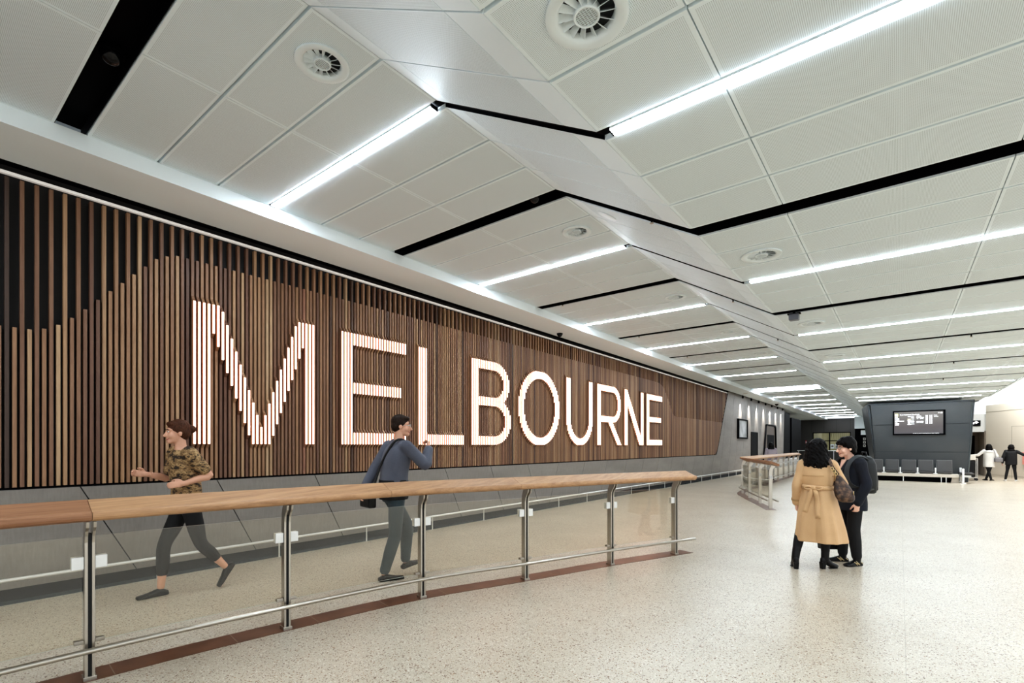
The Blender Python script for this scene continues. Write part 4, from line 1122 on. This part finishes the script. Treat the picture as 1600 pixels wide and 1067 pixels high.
# heeled ankle boots
for s in 'LR':
    A=Vector(J['an'+s]); yw={'L':.35,'R':-.75}[s]; g=MB(); f=rotz((0,1,0),yw); r_=Vector((f.y,-f.x,0))
    k_=(Vector(J['kn'+s])-A).normalized()
    limb(g,[A+k_*.115,A+k_*.05,A+Vector((0,0,-.03)),A+f*.03+Vector((0,0,-.075)),A+f*.095+Vector((0,0,-.115)),A+f*.145+Vector((0,0,-.127)),A+f*.165+Vector((0,0,-.130))],[.050,.046,.044,.040,.034,.026,.018],14,3)
    limb(g,[A-f*.028+Vector((0,0,-.04)),A-f*.03+Vector((0,0,-.07))],[.034,.034],12,2)
    bo=bake(g,'ankle_boot',CT_['leather'],tp,.006,3)
    g=MB(); c=A-f*.034+Vector((0,0,-A.z)); rings=[[c+f*(hx*sx)+r_*(hy*sy)+Vector((0,0,z)) for sx,sy in ((-1,-1),(1,-1),(1,1),(-1,1))] for z,hx,hy in ((0,.022,.024),(.085,.028,.03))]
    g.sweep(rings); g.build('heel',CT_['leather'],bo,bevel=.005)
    g=MB(); c=A+f*.11; c.z=.006; g.ellipsoid(c,.036,.065,.007,Matrix.Rotation(yw,3,'Z')); g.build('sole',M['rubber'],bo,smooth=True)
# long curly hair
g=MB(); Mx,Hh=hframe(HC,-.3)
g.ellipsoid(Hh(0,-.02,.045),.094,.110,.098,Mx); g.ellipsoid(Hh(0,-.045,-.02),.106,.094,.11,Mx); g.ellipsoid(Hh(.0,-.056,-.10),.126,.086,.10,Mx); g.ellipsoid(Hh(.0,-.060,-.165),.122,.082,.085,Mx); g.ellipsoid(Hh(0,-.03,-.16),.09,.075,.09,Mx)
R_=random.Random(5)
def hprof(z):
    return .098+.040*max(0,min(1,(.06-z)/.20))-.030*max(0,min(1,(-.19-z)/.07))
for i in range(240):
    a0=R_.uniform(PI*.97,PI*2.03); z0=R_.uniform(-.15,.10); ph=R_.uniform(0,6); pts=[]
    fl=R_.uniform(-.004,.010)
    for q in range(9):
        z=z0-.0135*q; a=a0+.10*math.sin(ph+q*1.15); r=hprof(z)+.007*math.cos(ph+q*1.15)+fl
        pts.append(Hh(r*math.cos(a),-.048+r*.80*math.sin(a),z))
    limb(g,pts,[.006,.008,.009,.009,.009,.009,.008,.007,.004],6,1)
bake(g,'hair',HB,tp,.0062,1)

# ---- brown shoulder bag hanging under her right arm
t=wempty('shoulder_bag',(-.56,7.02,.95)); tag(t,'brown patterned leather shoulder bag with gold chain, hanging beside the tan coat','handbag')
def Lw(p): return Vector((p[0]-.80,p[1]+7.05,p[2]))
g=MB(); c=Lw((.275,-.105,.975))
rings=[]
for k,(z,w,d) in enumerate(((-.135,.03,.02),(-.13,.07,.04),(-.10,.098,.055),(-.05,.108,.06),(.0,.10,.055),(.05,.086,.045),(.10,.062,.032),(.15,.038,.02),(.185,.018,.012))):
    q=c+Vector((-.045*(z/.18),.0,z)); an=math.radians(28)
    rings.append([q+Vector((w*math.cos(a)*math.cos(an)-d*math.sin(a)*math.sin(an),w*math.cos(a)*math.sin(an)+d*math.sin(a)*math.cos(an),0)) for a in [2*PI*i/20 for i in range(20)]])
g.sweep(rings); o=g.build('bag_body',CT_['mono'],t,smooth=True); md=o.modifiers.new('s','SUBSURF'); md.levels=1; md.render_levels=1
g=MB(); top=c+Vector((-.05,0,.185)); p,_=cr([top,Lw((.175,-.115,1.24)),Lw((.135,-.075,1.335)),Lw((.125,.03,1.345)),Lw((.15,.135,1.25)),Lw((.26,.02,1.06))],[1]*6,5); rings=[]
for i,q in enumerate(p):
    d=(p[min(i+1,len(p)-1)]-p[max(i-1,0)]).normalized(); w=Vector((1,.3,0)); w=(w-d*w.dot(d)).normalized(); nn=d.cross(w)
    rings.append([q+w*.017+nn*.003,q+w*.017-nn*.003,q-w*.017-nn*.003,q-w*.017+nn*.003])
g.sweep(rings); g.build('strap',CT_['mono'],t)
for i in range(5):
    q=top+(Lw((.178,-.125,1.235))-top)*(.15+.2*i)+Vector((-.012,-.012,0)); g=MB(); a=i*PI/2
    g.tube([q+Vector((.012*math.cos(x)*math.cos(a),.012*math.cos(x)*math.sin(a),.02*math.sin(x))) for x in [2*PI*j/14 for j in range(14)]],.0042,6,closed=True); g.build('chain_link',CT_['gold'],t,smooth=True)
g=MB(); q=c+Vector((.10,-.0,.0)); g.tube([q+Vector((.0,.012*math.cos(x),.02*math.sin(x)-.02)) for x in [2*PI*j/14 for j in range(14)]],.004,6,closed=True); g.build('side_ring',CT_['gold'],t,smooth=True)

# ---- person in the navy coat, facing her, laughing
rzB=math.radians(128)
bp=person((-.50,7.64),rzB,'smiling person with glasses and short black hair, in a navy coat and black trousers')
J=dict(pelvis=(0,0,.84),neck=(0,.0,1.315),yaw=0,
 shL=(-.175,-.0,1.275),elL=(-.225,-.04,1.02),wrL=(-.205,.055,.79), shR=(.175,0,1.275),elR=(.225,.0,1.02),wrR=(.20,.12,.79),
 hipL=(-.085,0,.80),knL=(-.105,.03,.45),anL=(-.118,.0,.085), hipR=(.085,0,.80),knR=(.105,.03,.45),anR=(.121,.02,.085))
HC2=(.0,.055,1.475); HY=-.12; HP=-.13
g=MB(); base_body(g,J,.96); head(g,HC2,HY,HP,1.0,neck=(0,.005,1.30))
hand(g,J['wrL'],(.02,.10,-1),(1,.0,0),(0,1,0),.8,.97); hand(g,J['wrR'],(0,.1,-1),(-1,0,0),(0,1,0),1.0,.97)
bake(g,'body',SK,bp,.0055,2); face(bp,HC2,HY,HP)
Mx,Hh=hframe(HC2,HY,HP)
trousers(J,CT_['black'],bp,.009,1.12,.03,k=1.02)
def navfold(a,z):
    f=max(0,min(1,(1.0-z)/.3)); return f*.022*math.sin(6*a)
g=MB(); shell(g,[(0,.0,.69,.198,.16,0),(0,0,.80,.196,.158,0),(0,0,.92,.182,.145,0),(0,0,1.05,.178,.138,0),(0,0,1.16,.188,.138,0),(0,-.003,1.24,.186,.12,0),(0,-.008,1.295,.145,.095,0),(0,-.02,1.335,.085,.066,0)],48,5,navfold)
sleeve(g,J['shL'],J['elL'],J['wrL'],.076,.064,.054,.01); sleeve(g,J['shR'],J['elR'],J['wrR'],.076,.064,.054,.01)
limb(g,[(-.15,0,1.28),(-.05,-.01,1.32)],[.06,.045],12,3); limb(g,[(.15,0,1.28),(.05,-.01,1.32)],[.06,.045],12,3)
coat=bake(g,'coat',CT_['navy'],bp,.0075,3)
# collar, lapels and the open neck
for s in (-1,1):
    g=MB(); pts=[(s*.03,-.075,1.365),(s*.072,-.035,1.362),(s*.078,.03,1.335),(s*.055,.10,1.26),(s*.02,.143,1.14)]
    p,_=cr(pts,[1]*5,4); rings=[]
    for i,q in enumerate(p):
        d=(p[min(i+1,len(p)-1)]-p[max(i-1,0)]).normalized(); w=Vector((s*.8,.25,-.5)); w=(w-d*w.dot(d)).normalized(); nn=d.cross(w); ww=.020+.022*math.sin(PI*min(1,i/(len(p)-1)))
        rings.append([q+nn*.005-w*.01,q-nn*.005-w*.01,q-nn*.005+w*ww,q+nn*.005+w*ww])
    g.sweep(rings); g.build('lapel',CT_['navy'],coat,bevel=.003)
g=MB(); g.prism([(-.05,.075,1.325),(.05,.075,1.325),(.0,.136,1.19)],(0,.010,.004)); g.build('neckline',SK,bp,bevel=.004)
for i in range(3): g=MB(); g.cyl((.012,.137,1.10-.1*i),.011,.014,12,'y'); g.build('button',M['rubber'],coat)
# short black hair
g=MB(); E=lambda p,r:g.ellipsoid(Hh(*p),*r,Mx)
E((0,-.022,.048),(.088,.105,.092)); E((0,-.05,.0),(.084,.072,.085)); E((0,-.062,-.05),(.07,.05,.05)); E((0,.045,.085),(.072,.05,.034)); 
for s in (-1,1): E((s*.074,-.012,.03),(.020,.048,.05)); E((s*.068,-.045,-.03),(.022,.03,.05)); E((s*.042,.068,.066),(.034,.026,.026))
R_=random.Random(9)
for i in range(46):
    a=R_.uniform(0,2*PI); p0=Vector((.02*math.cos(a),-.02+.02*math.sin(a),.138)); p2=Vector((.088*math.cos(a),-.015+.104*math.sin(a),.062 if math.sin(a)>.3 else .0)); p1=(p0+p2)/2; p1.z=.125
    limb(g,[Hh(*p0),Hh(*p1),Hh(*p2)],[.008,.011,.006],6,3)
bake(g,'hair',HB,bp,.0055,1)
# glasses
gl=MB()
for s in (-1,1):
    gl.tube([Hh(s*.033+.025*math.cos(a),.103-.012*abs(math.cos(a))*(1 if s*math.cos(a)>0 else .2),.008+.020*math.sin(a)) for a in [2*PI*j/18 for j in range(18)]],.0018,6,closed=True)
    gl.tube([Hh(s*.058,.092,.014),Hh(s*.078,.04,.012),Hh(s*.081,-.01,.006)],.0018,6)
gl.tube([Hh(-.009,.106,.012),Hh(0,.109,.015),Hh(.009,.106,.012)],.0018,6)
gl.build('glasses',mat('glasses_frame',(70,52,48),.3,metal=.4),bp,smooth=True)
# black trainers with pale stripes
for s,yw in (('L',.25),('R',-.2)):
    g=MB(); A=Vector(J['an'+s]); bs,f,r_,u=foot(g,A,yw,.245,.043)
    limb(g,[A+Vector((0,0,.03)),A+Vector((0,0,-.02))],[.044,.044],12,2)
    sh=bake(g,'trainer',CT_['leather'],bp,.005,2)
    g=MB(); rings=[]
    for t_,w_ in ((-.066,.02),(-.05,.036),(0,.040),(.06,.039),(.12,.047),(.165,.040),(.186,.018)): rings.append([bs+f*t_+r_*(w_*q)+Vector((0,0,z)) for q,z in ((-1,0),(1,0),(1.03,.016),(-1.03,.016))])
    g.sweep(rings); g.build('sole',M['rubber'],sh)
    for q in (-1,1):
        for a_,c_ in (((.0,.018),(.045,.062)),((.035,.016),(.075,.055)),((.055,.045),(.02,.028)),((-.045,.03),(-.02,.05))):
            g=MB(); wq=lambda t:(.041 if t<.06 else .044)
            p=bs+f*a_[0]+r_*q*wq(a_[0])*1.0+Vector((0,0,a_[1])); e=bs+f*c_[0]+r_*q*(wq(c_[0])-.012*(c_[1]>.05))+Vector((0,0,c_[1]))
            g.tube([p,(p+e)/2+r_*q*.004,e],.0048,6); g.build('stripe',CT_['palegold'],sh,smooth=True)
def Bw(p): v=rotz(p,rzB); return Vector((v.x-.50,v.y+7.64,v.z))
# backpack
t=wempty('backpack',tuple(Bw((0,-.2,.95)))); tag(t,'black leather backpack worn over the navy coat','backpack')
g=MB(); secs=[]
for z,w,d,y in ((.90,.11,.055,-.195),(.915,.128,.07,-.195),(1.0,.135,.08,-.198),(1.15,.135,.08,-.195),(1.27,.135,.078,-.185),(1.34,.115,.060,-.172),(1.375,.075,.035,-.165)):
    secs.append([Bw((w*math.copysign(abs(math.cos(a))**.55,math.cos(a)),y+d*math.copysign(abs(math.sin(a))**.6,math.sin(a)),z)) for a in [2*PI*i/28 for i in range(28)]])
g.sweep(secs); o=g.build('pack_body',CT_['packleather'],t,smooth=True)
g=MB(); secs=[]
for z,w,d in ((.93,.09,.018),(.95,.105,.028),(1.08,.105,.03),(1.14,.10,.018)):
    secs.append([Bw((w*math.copysign(abs(math.cos(a))**.5,math.cos(a)),-.262+d*math.copysign(abs(math.sin(a))**.6,math.sin(a)),z)) for a in [2*PI*i/24 for i in range(24)]])
g.sweep(secs); g.build('front_pocket',CT_['leather'],t,smooth=True)
g=MB(); g.tube([Bw((w_,-.17,z_)) for w_,z_ in ((-.05,1.375),(-.03,1.42),(.03,1.42),(.05,1.375))],.009,8); g.build('grab_handle',CT_['leather'],t,smooth=True)
for s in (-1,1):
    g=MB(); p,_=cr([Bw((s*.085,-.19,1.30)),Bw((s*.105,-.10,1.352)),Bw((s*.112,-.01,1.362)),Bw((s*.122,.085,1.30)),Bw((s*.13,.135,1.18)),Bw((s*.155,.115,1.03)),Bw((s*.17,-.03,.96)),Bw((s*.12,-.19,.95))],[1]*8,5); rings=[]
    cc=Bw((0,0,1.15))
    for i,q in enumerate(p):
        d=(p[min(i+1,len(p)-1)]-p[max(i-1,0)]).normalized(); o_=(q-cc).normalized(); w=d.cross(o_).normalized(); nn=w.cross(d); ww=.025
        rings.append([q+w*ww+nn*.012,q+w*ww+nn*.002,q-w*ww+nn*.002,q-w*ww+nn*.012])
    g.sweep(rings); g.build('shoulder_strap',mat('strap_grey',(52,54,56),.6) if s<0 else o2.data.materials[0],t); o2=t.children[-1]
# black tote held low in the far hand
hw=Bw((.20,.135,.70))
t=wempty('tote_bag',(hw.x,hw.y,.14)); tag(t,'black tote bag held low behind the hem of the tan coat','tote bag')
g=MB(); a=rzB; ux=Vector((math.cos(a+PI/2),math.sin(a+PI/2),0)); uy=Vector((-ux.y,ux.x,0)); bc=Vector((hw.x+.02,hw.y+.02,0))
rings=[[bc+ux*(w*sx)+uy*(d*sy)+Vector((0,0,z)) for sx,sy in ((-1,-1),(1,-1),(1,1),(-1,1))] for z,w,d in ((.145,.15,.05),(.15,.155,.055),(.30,.17,.045),(.43,.18,.02))]
g.sweep(rings); g.build('bag_body',CT_['leather'],t,bevel=.012)
for s in (-1,1):
    g=MB(); p,_=cr([bc+ux*.09+uy*.02*s+Vector((0,0,.42)),Vector((hw.x+ux.x*.03,hw.y+ux.y*.03,.64)),Vector((hw.x,hw.y,.695)),Vector((hw.x-ux.x*.03,hw.y-ux.y*.03,.64)),bc-ux*.09+uy*.02*s+Vector((0,0,.42))],[1]*5,4)
    g.tube(p,.007,8); g.build('handle',CT_['leather'],t,smooth=True)

# ---- walker by the wall, patterned top
wp_=person((-5.75,1.93),PI,'person in a patterned short sleeved top and black trousers striding left behind the glass')
J=dict(pelvis=(0,0,.93),neck=(0,.05,1.47),yaw=0,
 shL=(-.17,.04,1.43),elL=(-.22,-.13,1.20),wrL=(-.20,.09,1.13), shR=(.17,.05,1.43),elR=(.20,.10,1.17),wrR=(.14,.31,1.22),
 hipL=(-.08,0,.89),knL=(-.085,-.10,.50),anL=(-.085,-.33,.22), hipR=(.08,0,.89),knR=(.085,.17,.50),anR=(.085,.20,.085))
HC=(0,.085,1.635)
g=MB(); base_body(g,J,.98); head(g,HC,-.05,-.05,1.0,neck=(0,.05,1.45))
hand(g,J['wrL'],(.1,1,-.1),(.8,0,-.2),(0,.2,1),.5); hand(g,J['wrR'],(0,1,.15),(-.8,0,0),(0,.2,1),.5)
bake(g,'body',SK2,wp_,.008,2); face(wp_,HC,-.05,-.05)
trousers(J,CT_['black'],wp_,.010,1.0,.14)
g=MB(); shell(g,[(0,-.0,.93,.175,.135,0),(0,.0,1.05,.165,.125,0),(0,.02,1.2,.17,.125,0),(0,.035,1.33,.182,.128,0),(0,.045,1.41,.16,.105,0),(0,.05,1.46,.09,.07,0)],32,4,lambda a,z:.02*math.sin(5*a+z*9))
for s in 'LR':
    S,E=Vector(J['sh'+s]),Vector(J['el'+s]); limb(g,[S,(S+E)/2,S*.25+E*.75],[.075,.066,.062],14,3)
bake(g,'patterned_top',CT_['camo'],wp_,.010,3)
g=MB(); Mx,Hh=hframe(HC,-.05,-.05); E=lambda p,r:g.ellipsoid(Hh(*p),*r,Mx)
E((0,-.022,.048),(.086,.102,.09)); E((0,-.05,.0),(.082,.07,.085)); E((0,-.13,.03),(.042,.042,.042)); E((0,.04,.088),(.066,.05,.03))
for s in (-1,1): E((s*.07,-.01,.03),(.020,.045,.045))
bake(g,'hair',HBR,wp_,.008,2)
for s,yw,pt,lf in (('L',0,-.95,0),('R',0,0,0)):
    g=MB(); A=Vector(J['an'+s]); foot(g,A,yw,.265,.045,pt); bake(g,'shoe',CT_['leather'],wp_,.006,2)

# ---- walker in the grey sweater
wq_=person((-4.52,3.58),math.radians(-12),'person in a grey blue sweater and dark jeans walking away behind the second glass bay')
J=dict(pelvis=(0,0,.97),neck=(.02,.06,1.55),yaw=-4,
 shL=(-.19,.03,1.49),elL=(-.225,-.12,1.23),wrL=(-.21,-.26,1.0), shR=(.205,.06,1.49),elR=(.30,.24,1.29),wrR=(.17,.36,1.47),
 hipL=(-.085,0,.93),knL=(-.09,.22,.56),anL=(-.09,.20,.15), hipR=(.085,0,.93),knR=(.08,-.02,.50),anR=(.04,-.13,.09))
HC=(.02,.09,1.725)
g=MB(); base_body(g,J,1.04); head(g,HC,-.5,-.05,1.02,neck=(.02,.06,1.53))
hand(g,J['wrL'],(0,-.15,-1),(1,0,0),(0,1,0),.6); hand(g,J['wrR'],(-.4,.2,.6),(-.6,-.6,0),(-1,0,.4),.8)
bake(g,'body',SK2,wq_,.008,2); face(wq_,HC,-.5,-.05,1.02)
trousers(J,CT_['jeans'],wq_,.010,1.1,.03,k=1.05)
g=MB(); shell(g,[(0,0,1.08,.19,.145,-4),(0,.01,1.2,.19,.142,-4),(.01,.03,1.34,.202,.145,-4),(.015,.045,1.45,.19,.125,-4),(.02,.055,1.52,.13,.09,-4),(.02,.06,1.56,.075,.07,-4)],32,4,lambda a,z:.02*math.sin(5*a+z*8))
sleeve(g,J['shL'],J['elL'],J['wrL'],.073,.066,.055,.02); sleeve(g,J['shR'],J['elR'],J['wrR'],.073,.066,.055,.02)
for q in (-1,1): limb(g,[(q*.17,.04,1.49),(q*.07,.055,1.545)],[.062,.045],12,3)
bake(g,'sweater',CT_['greyblue'],wq_,.010,3)
g=MB(); shell(g,[(0,0,.90,.185,.15,-4),(0,0,.98,.195,.155,-4),(0,0,1.12,.192,.15,-4)],32,4,lambda a,z:.03*math.sin(7*a)); bake(g,'dark_shirt_hem',CT_['black'],wq_,.010,3)
g=MB(); Mx,Hh=hframe(HC,-.5,-.05); E=lambda p,r:g.ellipsoid(Hh(*p),*r,Mx)
E((0,-.022,.05),(.084,.10,.088)); E((0,-.05,.0),(.080,.068,.075)); E((0,.04,.09),(.064,.055,.03))
for s in (-1,1): E((s*.072,-.01,.03),(.018,.045,.04))
bake(g,'hair',HDK,wq_,.008,2)
gl=MB(); 
for s in (-1,1):
    gl.tube([Hh(s*.033+.025*math.cos(a),.104,.008+.018*math.sin(a)) for a in [2*PI*j/14 for j in range(14)]],.002,6,closed=True); gl.tube([Hh(s*.058,.095,.014),Hh(s*.082,-.01,.006)],.002,6)
gl.build('glasses',M['greywhite'],wq_,smooth=True)
for s,yw,pt in (('L',0,.2),('R',-.15,0)):
    g=MB(); A=Vector(J['an'+s]); foot(g,A,yw,.285,.047,pt); bake(g,'shoe',CT_['leather'],wq_,.006,2)
t=wempty('satchel',(-4.75,3.42,.9)); tag(t,'black satchel at the hip of the walker in the grey sweater','bag')
g=MB(); c=Vector((-4.70,3.37,.93)); g.obox(c,(.98,-.2,0),(.2,.98,0),(0,0,1),.13,.045,.12); g.build('bag_body',CT_['leather'],t,bevel=.02)
def Gw(p): v=rotz(p,math.radians(-12)); return Vector((v.x-4.52,v.y+3.58,v.z))
g=MB(); p,_=cr([c+Vector((.1,0,.1)),Gw((-.02,-.135,1.3)),Gw((.11,-.03,1.555)),Gw((.12,.12,1.53)),Gw((.0,.20,1.35)),Gw((-.16,.14,1.1)),c+Vector((-.1,.02,.1))],[1]*7,5); g.tube(p,.013,6); g.build('strap',M['rubber'],t,smooth=True)

# ---- far figures
def simple(loc,rz,label,h,top,bottom,hairm,arms,legs,shoem,long_hair=.0,jl=.5,fat=1.0,hood=False,group=None):
    p=person(loc,rz,label,group); k=h/1.7
    J=dict(pelvis=(0,0,.92*k),neck=(0,.02,1.44*k),yaw=0)
    for s,sg in (('L',-1),('R',1)):
        S=Vector((sg*.175*k,.01,1.40*k)); J['sh'+s]=tuple(S); J['el'+s]=tuple(S+Vector(arms[s][0])*k); J['wr'+s]=tuple(S+Vector(arms[s][1])*k)
        J['hip'+s]=(sg*.085*k,0,.88*k); J['kn'+s]=tuple(Vector(legs[s][0])*k); J['an'+s]=tuple(Vector(legs[s][1])*k)
    HC=(0,.045,1.59*k)
    g=MB(); base_body(g,J,.97*k); head(g,HC,0,0,k,neck=(0,.02,1.42*k))
    for s,sg in (('L',-1),('R',1)): hand(g,J['wr'+s],Vector(J['wr'+s])-Vector(J['el'+s]),(-sg,.2,0),(0,1,.3),.6,k)
    bake(g,'body',SK2,p,.012,1)
    trousers(J,bottom,p,.012,.95,.0,k=k)
    g=MB(); z0=jl
    shell(g,[(0,0,z0*k,.20*fat*k,.16*fat*k,0),(0,0,(z0+.2)*k,.20*fat*k,.155*fat*k,0),(0,0,1.2*k,.195*fat*k,.15*fat*k,0),(0,.0,1.36*k,.19*k,.13*k,0),(0,.02,1.43*k,.12*k,.09*k,0),(0,.02,1.47*k,.07*k,.065*k,0)],32,4,lambda a,z:.02*math.sin(5*a))
    for s in 'LR': sleeve(g,J['sh'+s],J['el'+s],J['wr'+s],.072*k*fat,.064*k*fat,.052*k,.02)
    if hood: g.ellipsoid((0,-.10*k,1.36*k),.15*k,.08*k,.075*k)
    c=bake(g,'jacket',top,p,.012,3)
    g=MB(); Mx,Hh=hframe(HC,0); E=lambda q,r:g.ellipsoid(Hh(*[a*k for a in q]),*[a*k for a in r],Mx)
    E((0,-.022,.045),(.104,.112,.098)); E((0,-.055,-.02),(.122,.092,.12))
    if long_hair: E((0,-.07,-.10-.06*long_hair),(.145*(.8+.2*long_hair),.08,.10)); E((0,-.075,-.05-.15*long_hair),(.14,.07,.09))
    bake(g,'hair',hairm,p,.011,2)
    for s in 'LR':
        g=MB(); A=Vector(J['an'+s]); foot(g,A,legs[s][2],.25*k,.044*k); bake(g,'shoe',shoem,p,.008,1)
    return p
dn={'L':((-.05,-.03,-.28),(-.05,.03,-.54)),'R':((.05,-.03,-.28),(.05,.03,-.54))}
st={'L':((-.09,.02,.5),(-.09,0,.09),.1),'R':((.09,.02,.5),(.09,0,.09),-.1)}
simple((-4.50,24.3),math.radians(20),'person in a lilac grey top, dark hair, beyond the far oak rail',1.63,CT_['lilac'],CT_['black'],HB,dn,st,CT_['leather'],1.0,.85)
simple((3.02,29.6),math.radians(5),'person in a hooded white jacket and black leggings pushing a trolley',1.56,CT_['white'],CT_['black'],HB,
  {'L':((-.20,.02,-.20),(-.46,.10,-.24)),'R':((.10,-.02,-.27),(.06,.10,-.50))},{'L':((-.02,.04,.5),(.06,-.05,.09),-.7),'R':((.02,.0,.5),(-.08,.08,.09),.5)},CT_['leather'],.35,.64,1.02,True)
simple((3.72,29.75),math.radians(-8),'person in a loose black top, black trousers and white trainers beside the beige wall',1.54,CT_['black'],CT_['black'],HB,
  {'L':((-.09,-.05,-.27),(-.12,-.02,-.56)),'R':((.20,.0,-.14),(.40,.02,-.24))},{'L':((-.13,.02,.5),(-.19,0,.09),.3),'R':((.12,.02,.5),(.16,-.02,.09),-.3)},CT_['sole'],1.0,.76,1.02)
# grey bag of the white-jacket person
t=wempty('shoulder_bag',(3.27,29.5,.85)); tag(t,'grey shoulder bag hanging at the side of the white jacket','handbag')
g=MB(); g.obox((3.30,29.46,.90),(.95,.3,0),(-.3,.95,0),(0,0,1),.14,.06,.10); g.build('bag_body',CT_['greybag'],t,bevel=.04)
g=MB(); p,_=cr([(3.2,29.46,.98),(3.19,29.44,1.18),(3.16,29.55,1.33),(3.2,29.72,1.2),(3.36,29.52,.98)],[1]*5,4); g.tube(p,.012,6); g.build('strap',CT_['greybag'],t,smooth=True)
# trolley with suitcase and carton
t=wempty('luggage_trolley',(2.35,29.4,0)); tag(t,'grey luggage trolley frame standing between the pod and the white jacket','trolley')
g=MB()
g.tube([(2.60,29.55,.95),(2.60,29.55,.12),(2.15,29.3,.12)],.016,8); g.tube([(2.62,29.2,.95),(2.62,29.2,.12),(2.15,29.1,.12)],.016,8); g.tube([(2.60,29.55,.95),(2.62,29.2,.95)],.02,8); g.box(2.12,2.62,29.12,29.5,.11,.14); g.build('frame',M['greywhite'],t,smooth=True,angle=.7)
for i,(x,y) in enumerate(((2.2,29.12),(2.2,29.46),(2.58,29.12),(2.58,29.46))): g=MB(); g.cyl((x-.0,y-.015,.055),.055,.03,16,'y'); g.build('wheel',M['rubber'],t)
t=wempty('suitcase',(2.36,29.3,.14)); tag(t,'upright black suitcase riding on the luggage trolley','suitcase')
g=MB(); g.box(2.17,2.55,29.14,29.48,.145,.84); g.build('shell',CT_['leather'],t,bevel=.04)
g=MB(); g.tube([(2.28,29.31,.84),(2.28,29.31,.87),(2.44,29.31,.87),(2.44,29.31,.84)],.012,6); g.build('handle',M['rubber'],t)
g=MB(); g.box(2.16,2.56,29.13,29.49,.885,1.12); o=g.build('carton',mat('white_carton',(232,226,214),.6),None,bevel=.008); tag(o,'white carton on top of the black suitcase on the trolley','box')
# suitcase and red bag at the picture edge
t=wempty('suitcase',(4.32,29.45,0)); tag(t,'tall dark red suitcase beside the person in black, cut by the picture edge','suitcase')
g=MB(); g.box(4.22,4.66,29.3,29.6,.07,1.05); g.build('shell',mat('dark_red_shell',(110,28,26),.35),t,bevel=.05)
g=MB(); g.box(4.20,4.68,29.28,29.62,.07,.62); g.build('lower_cover',CT_['leather'],t,bevel=.04)
g=MB(); g.tube([(4.32,29.45,1.05),(4.32,29.45,1.2),(4.5,29.45,1.2),(4.5,29.45,1.05)],.012,6); g.build('handle',M['rubber'],t)
for x in (4.28,4.6):
    for y in (29.34,29.56): g=MB(); g.cyl((x,y-.015,.035),.035,.03,12,'y'); g.build('wheel',M['rubber'],t)
g=MB(); c=wp(2.62,-.07,.95); g.obox(c,D_,nrm,(0,0,1),.26,.03,.28); o=g.build('pink_panel',mat('pink_sign',(232,150,138),.5)); tag(o,'pale pink notice board leaning on the beige wall behind the person in black','notice')
g2_=MB()

# ------------------------------------------------------------------ light, sky, camera
for x,y in ((4.6,24.5),(5.5,17),(6.5,9)):  # unseen fill lamps added to brighten the beige wall and hall side
    L_=bpy.data.lights.new('hall_fill_light','AREA'); L_.energy=130; L_.size=3; L_.color=(.95,.98,1)
    lo=bpy.data.objects.new('hall_fill_light',L_); COL.objects.link(lo); lo.location=(x,y,6.6)
L_=bpy.data.lights.new('wall_wash','AREA'); L_.shape='RECTANGLE'; L_.size=6; L_.size_y=.5; L_.energy=260; L_.color=(1,.98,.95)
lo=bpy.data.objects.new('wall_wash',L_); COL.objects.link(lo); q_=wp(3.6,-1.9,5.2); lo.location=q_
zz=(q_-wp(3.6,0,1.6)).normalized(); xx=D_.copy(); yy=zz.cross(xx); lo.rotation_euler=Matrix((xx,yy,zz)).transposed().to_euler()
w=bpy.data.worlds.new('sky'); SC.world=w; w.use_nodes=True; bg=w.node_tree.nodes['Background']
bg.inputs[0].default_value=(.93,.97,1,1); bg.inputs[1].default_value=.9
cam=bpy.data.cameras.new('camera'); co=bpy.data.objects.new('camera',cam); COL.objects.link(co); SC.camera=co
F_=773.1; TH=math.radians(38.124)
cam.sensor_width=36; cam.lens=F_/1600*36; cam.shift_y=(696.6-533.5)/1600; cam.clip_end=300; cam.clip_start=.05
co.location=(0,0,1.5); co.rotation_euler=(PI/2,0,TH)
SC.view_settings.view_transform='Standard'; SC.view_settings.look='Medium High Contrast'; SC.view_settings.exposure=.54; SC.view_settings.gamma=1
SC.cycles.max_bounces=10; SC.cycles.diffuse_bounces=5; SC.cycles.glossy_bounces=4; SC.cycles.transparent_max_bounces=16; SC.cycles.transmission_bounces=4
SC.cycles.use_denoising=True; SC.cycles.denoising_prefilter='ACCURATE'; SC.cycles.caustics_reflective=False; SC.cycles.caustics_refractive=False
SC.cycles.sample_clamp_indirect=6
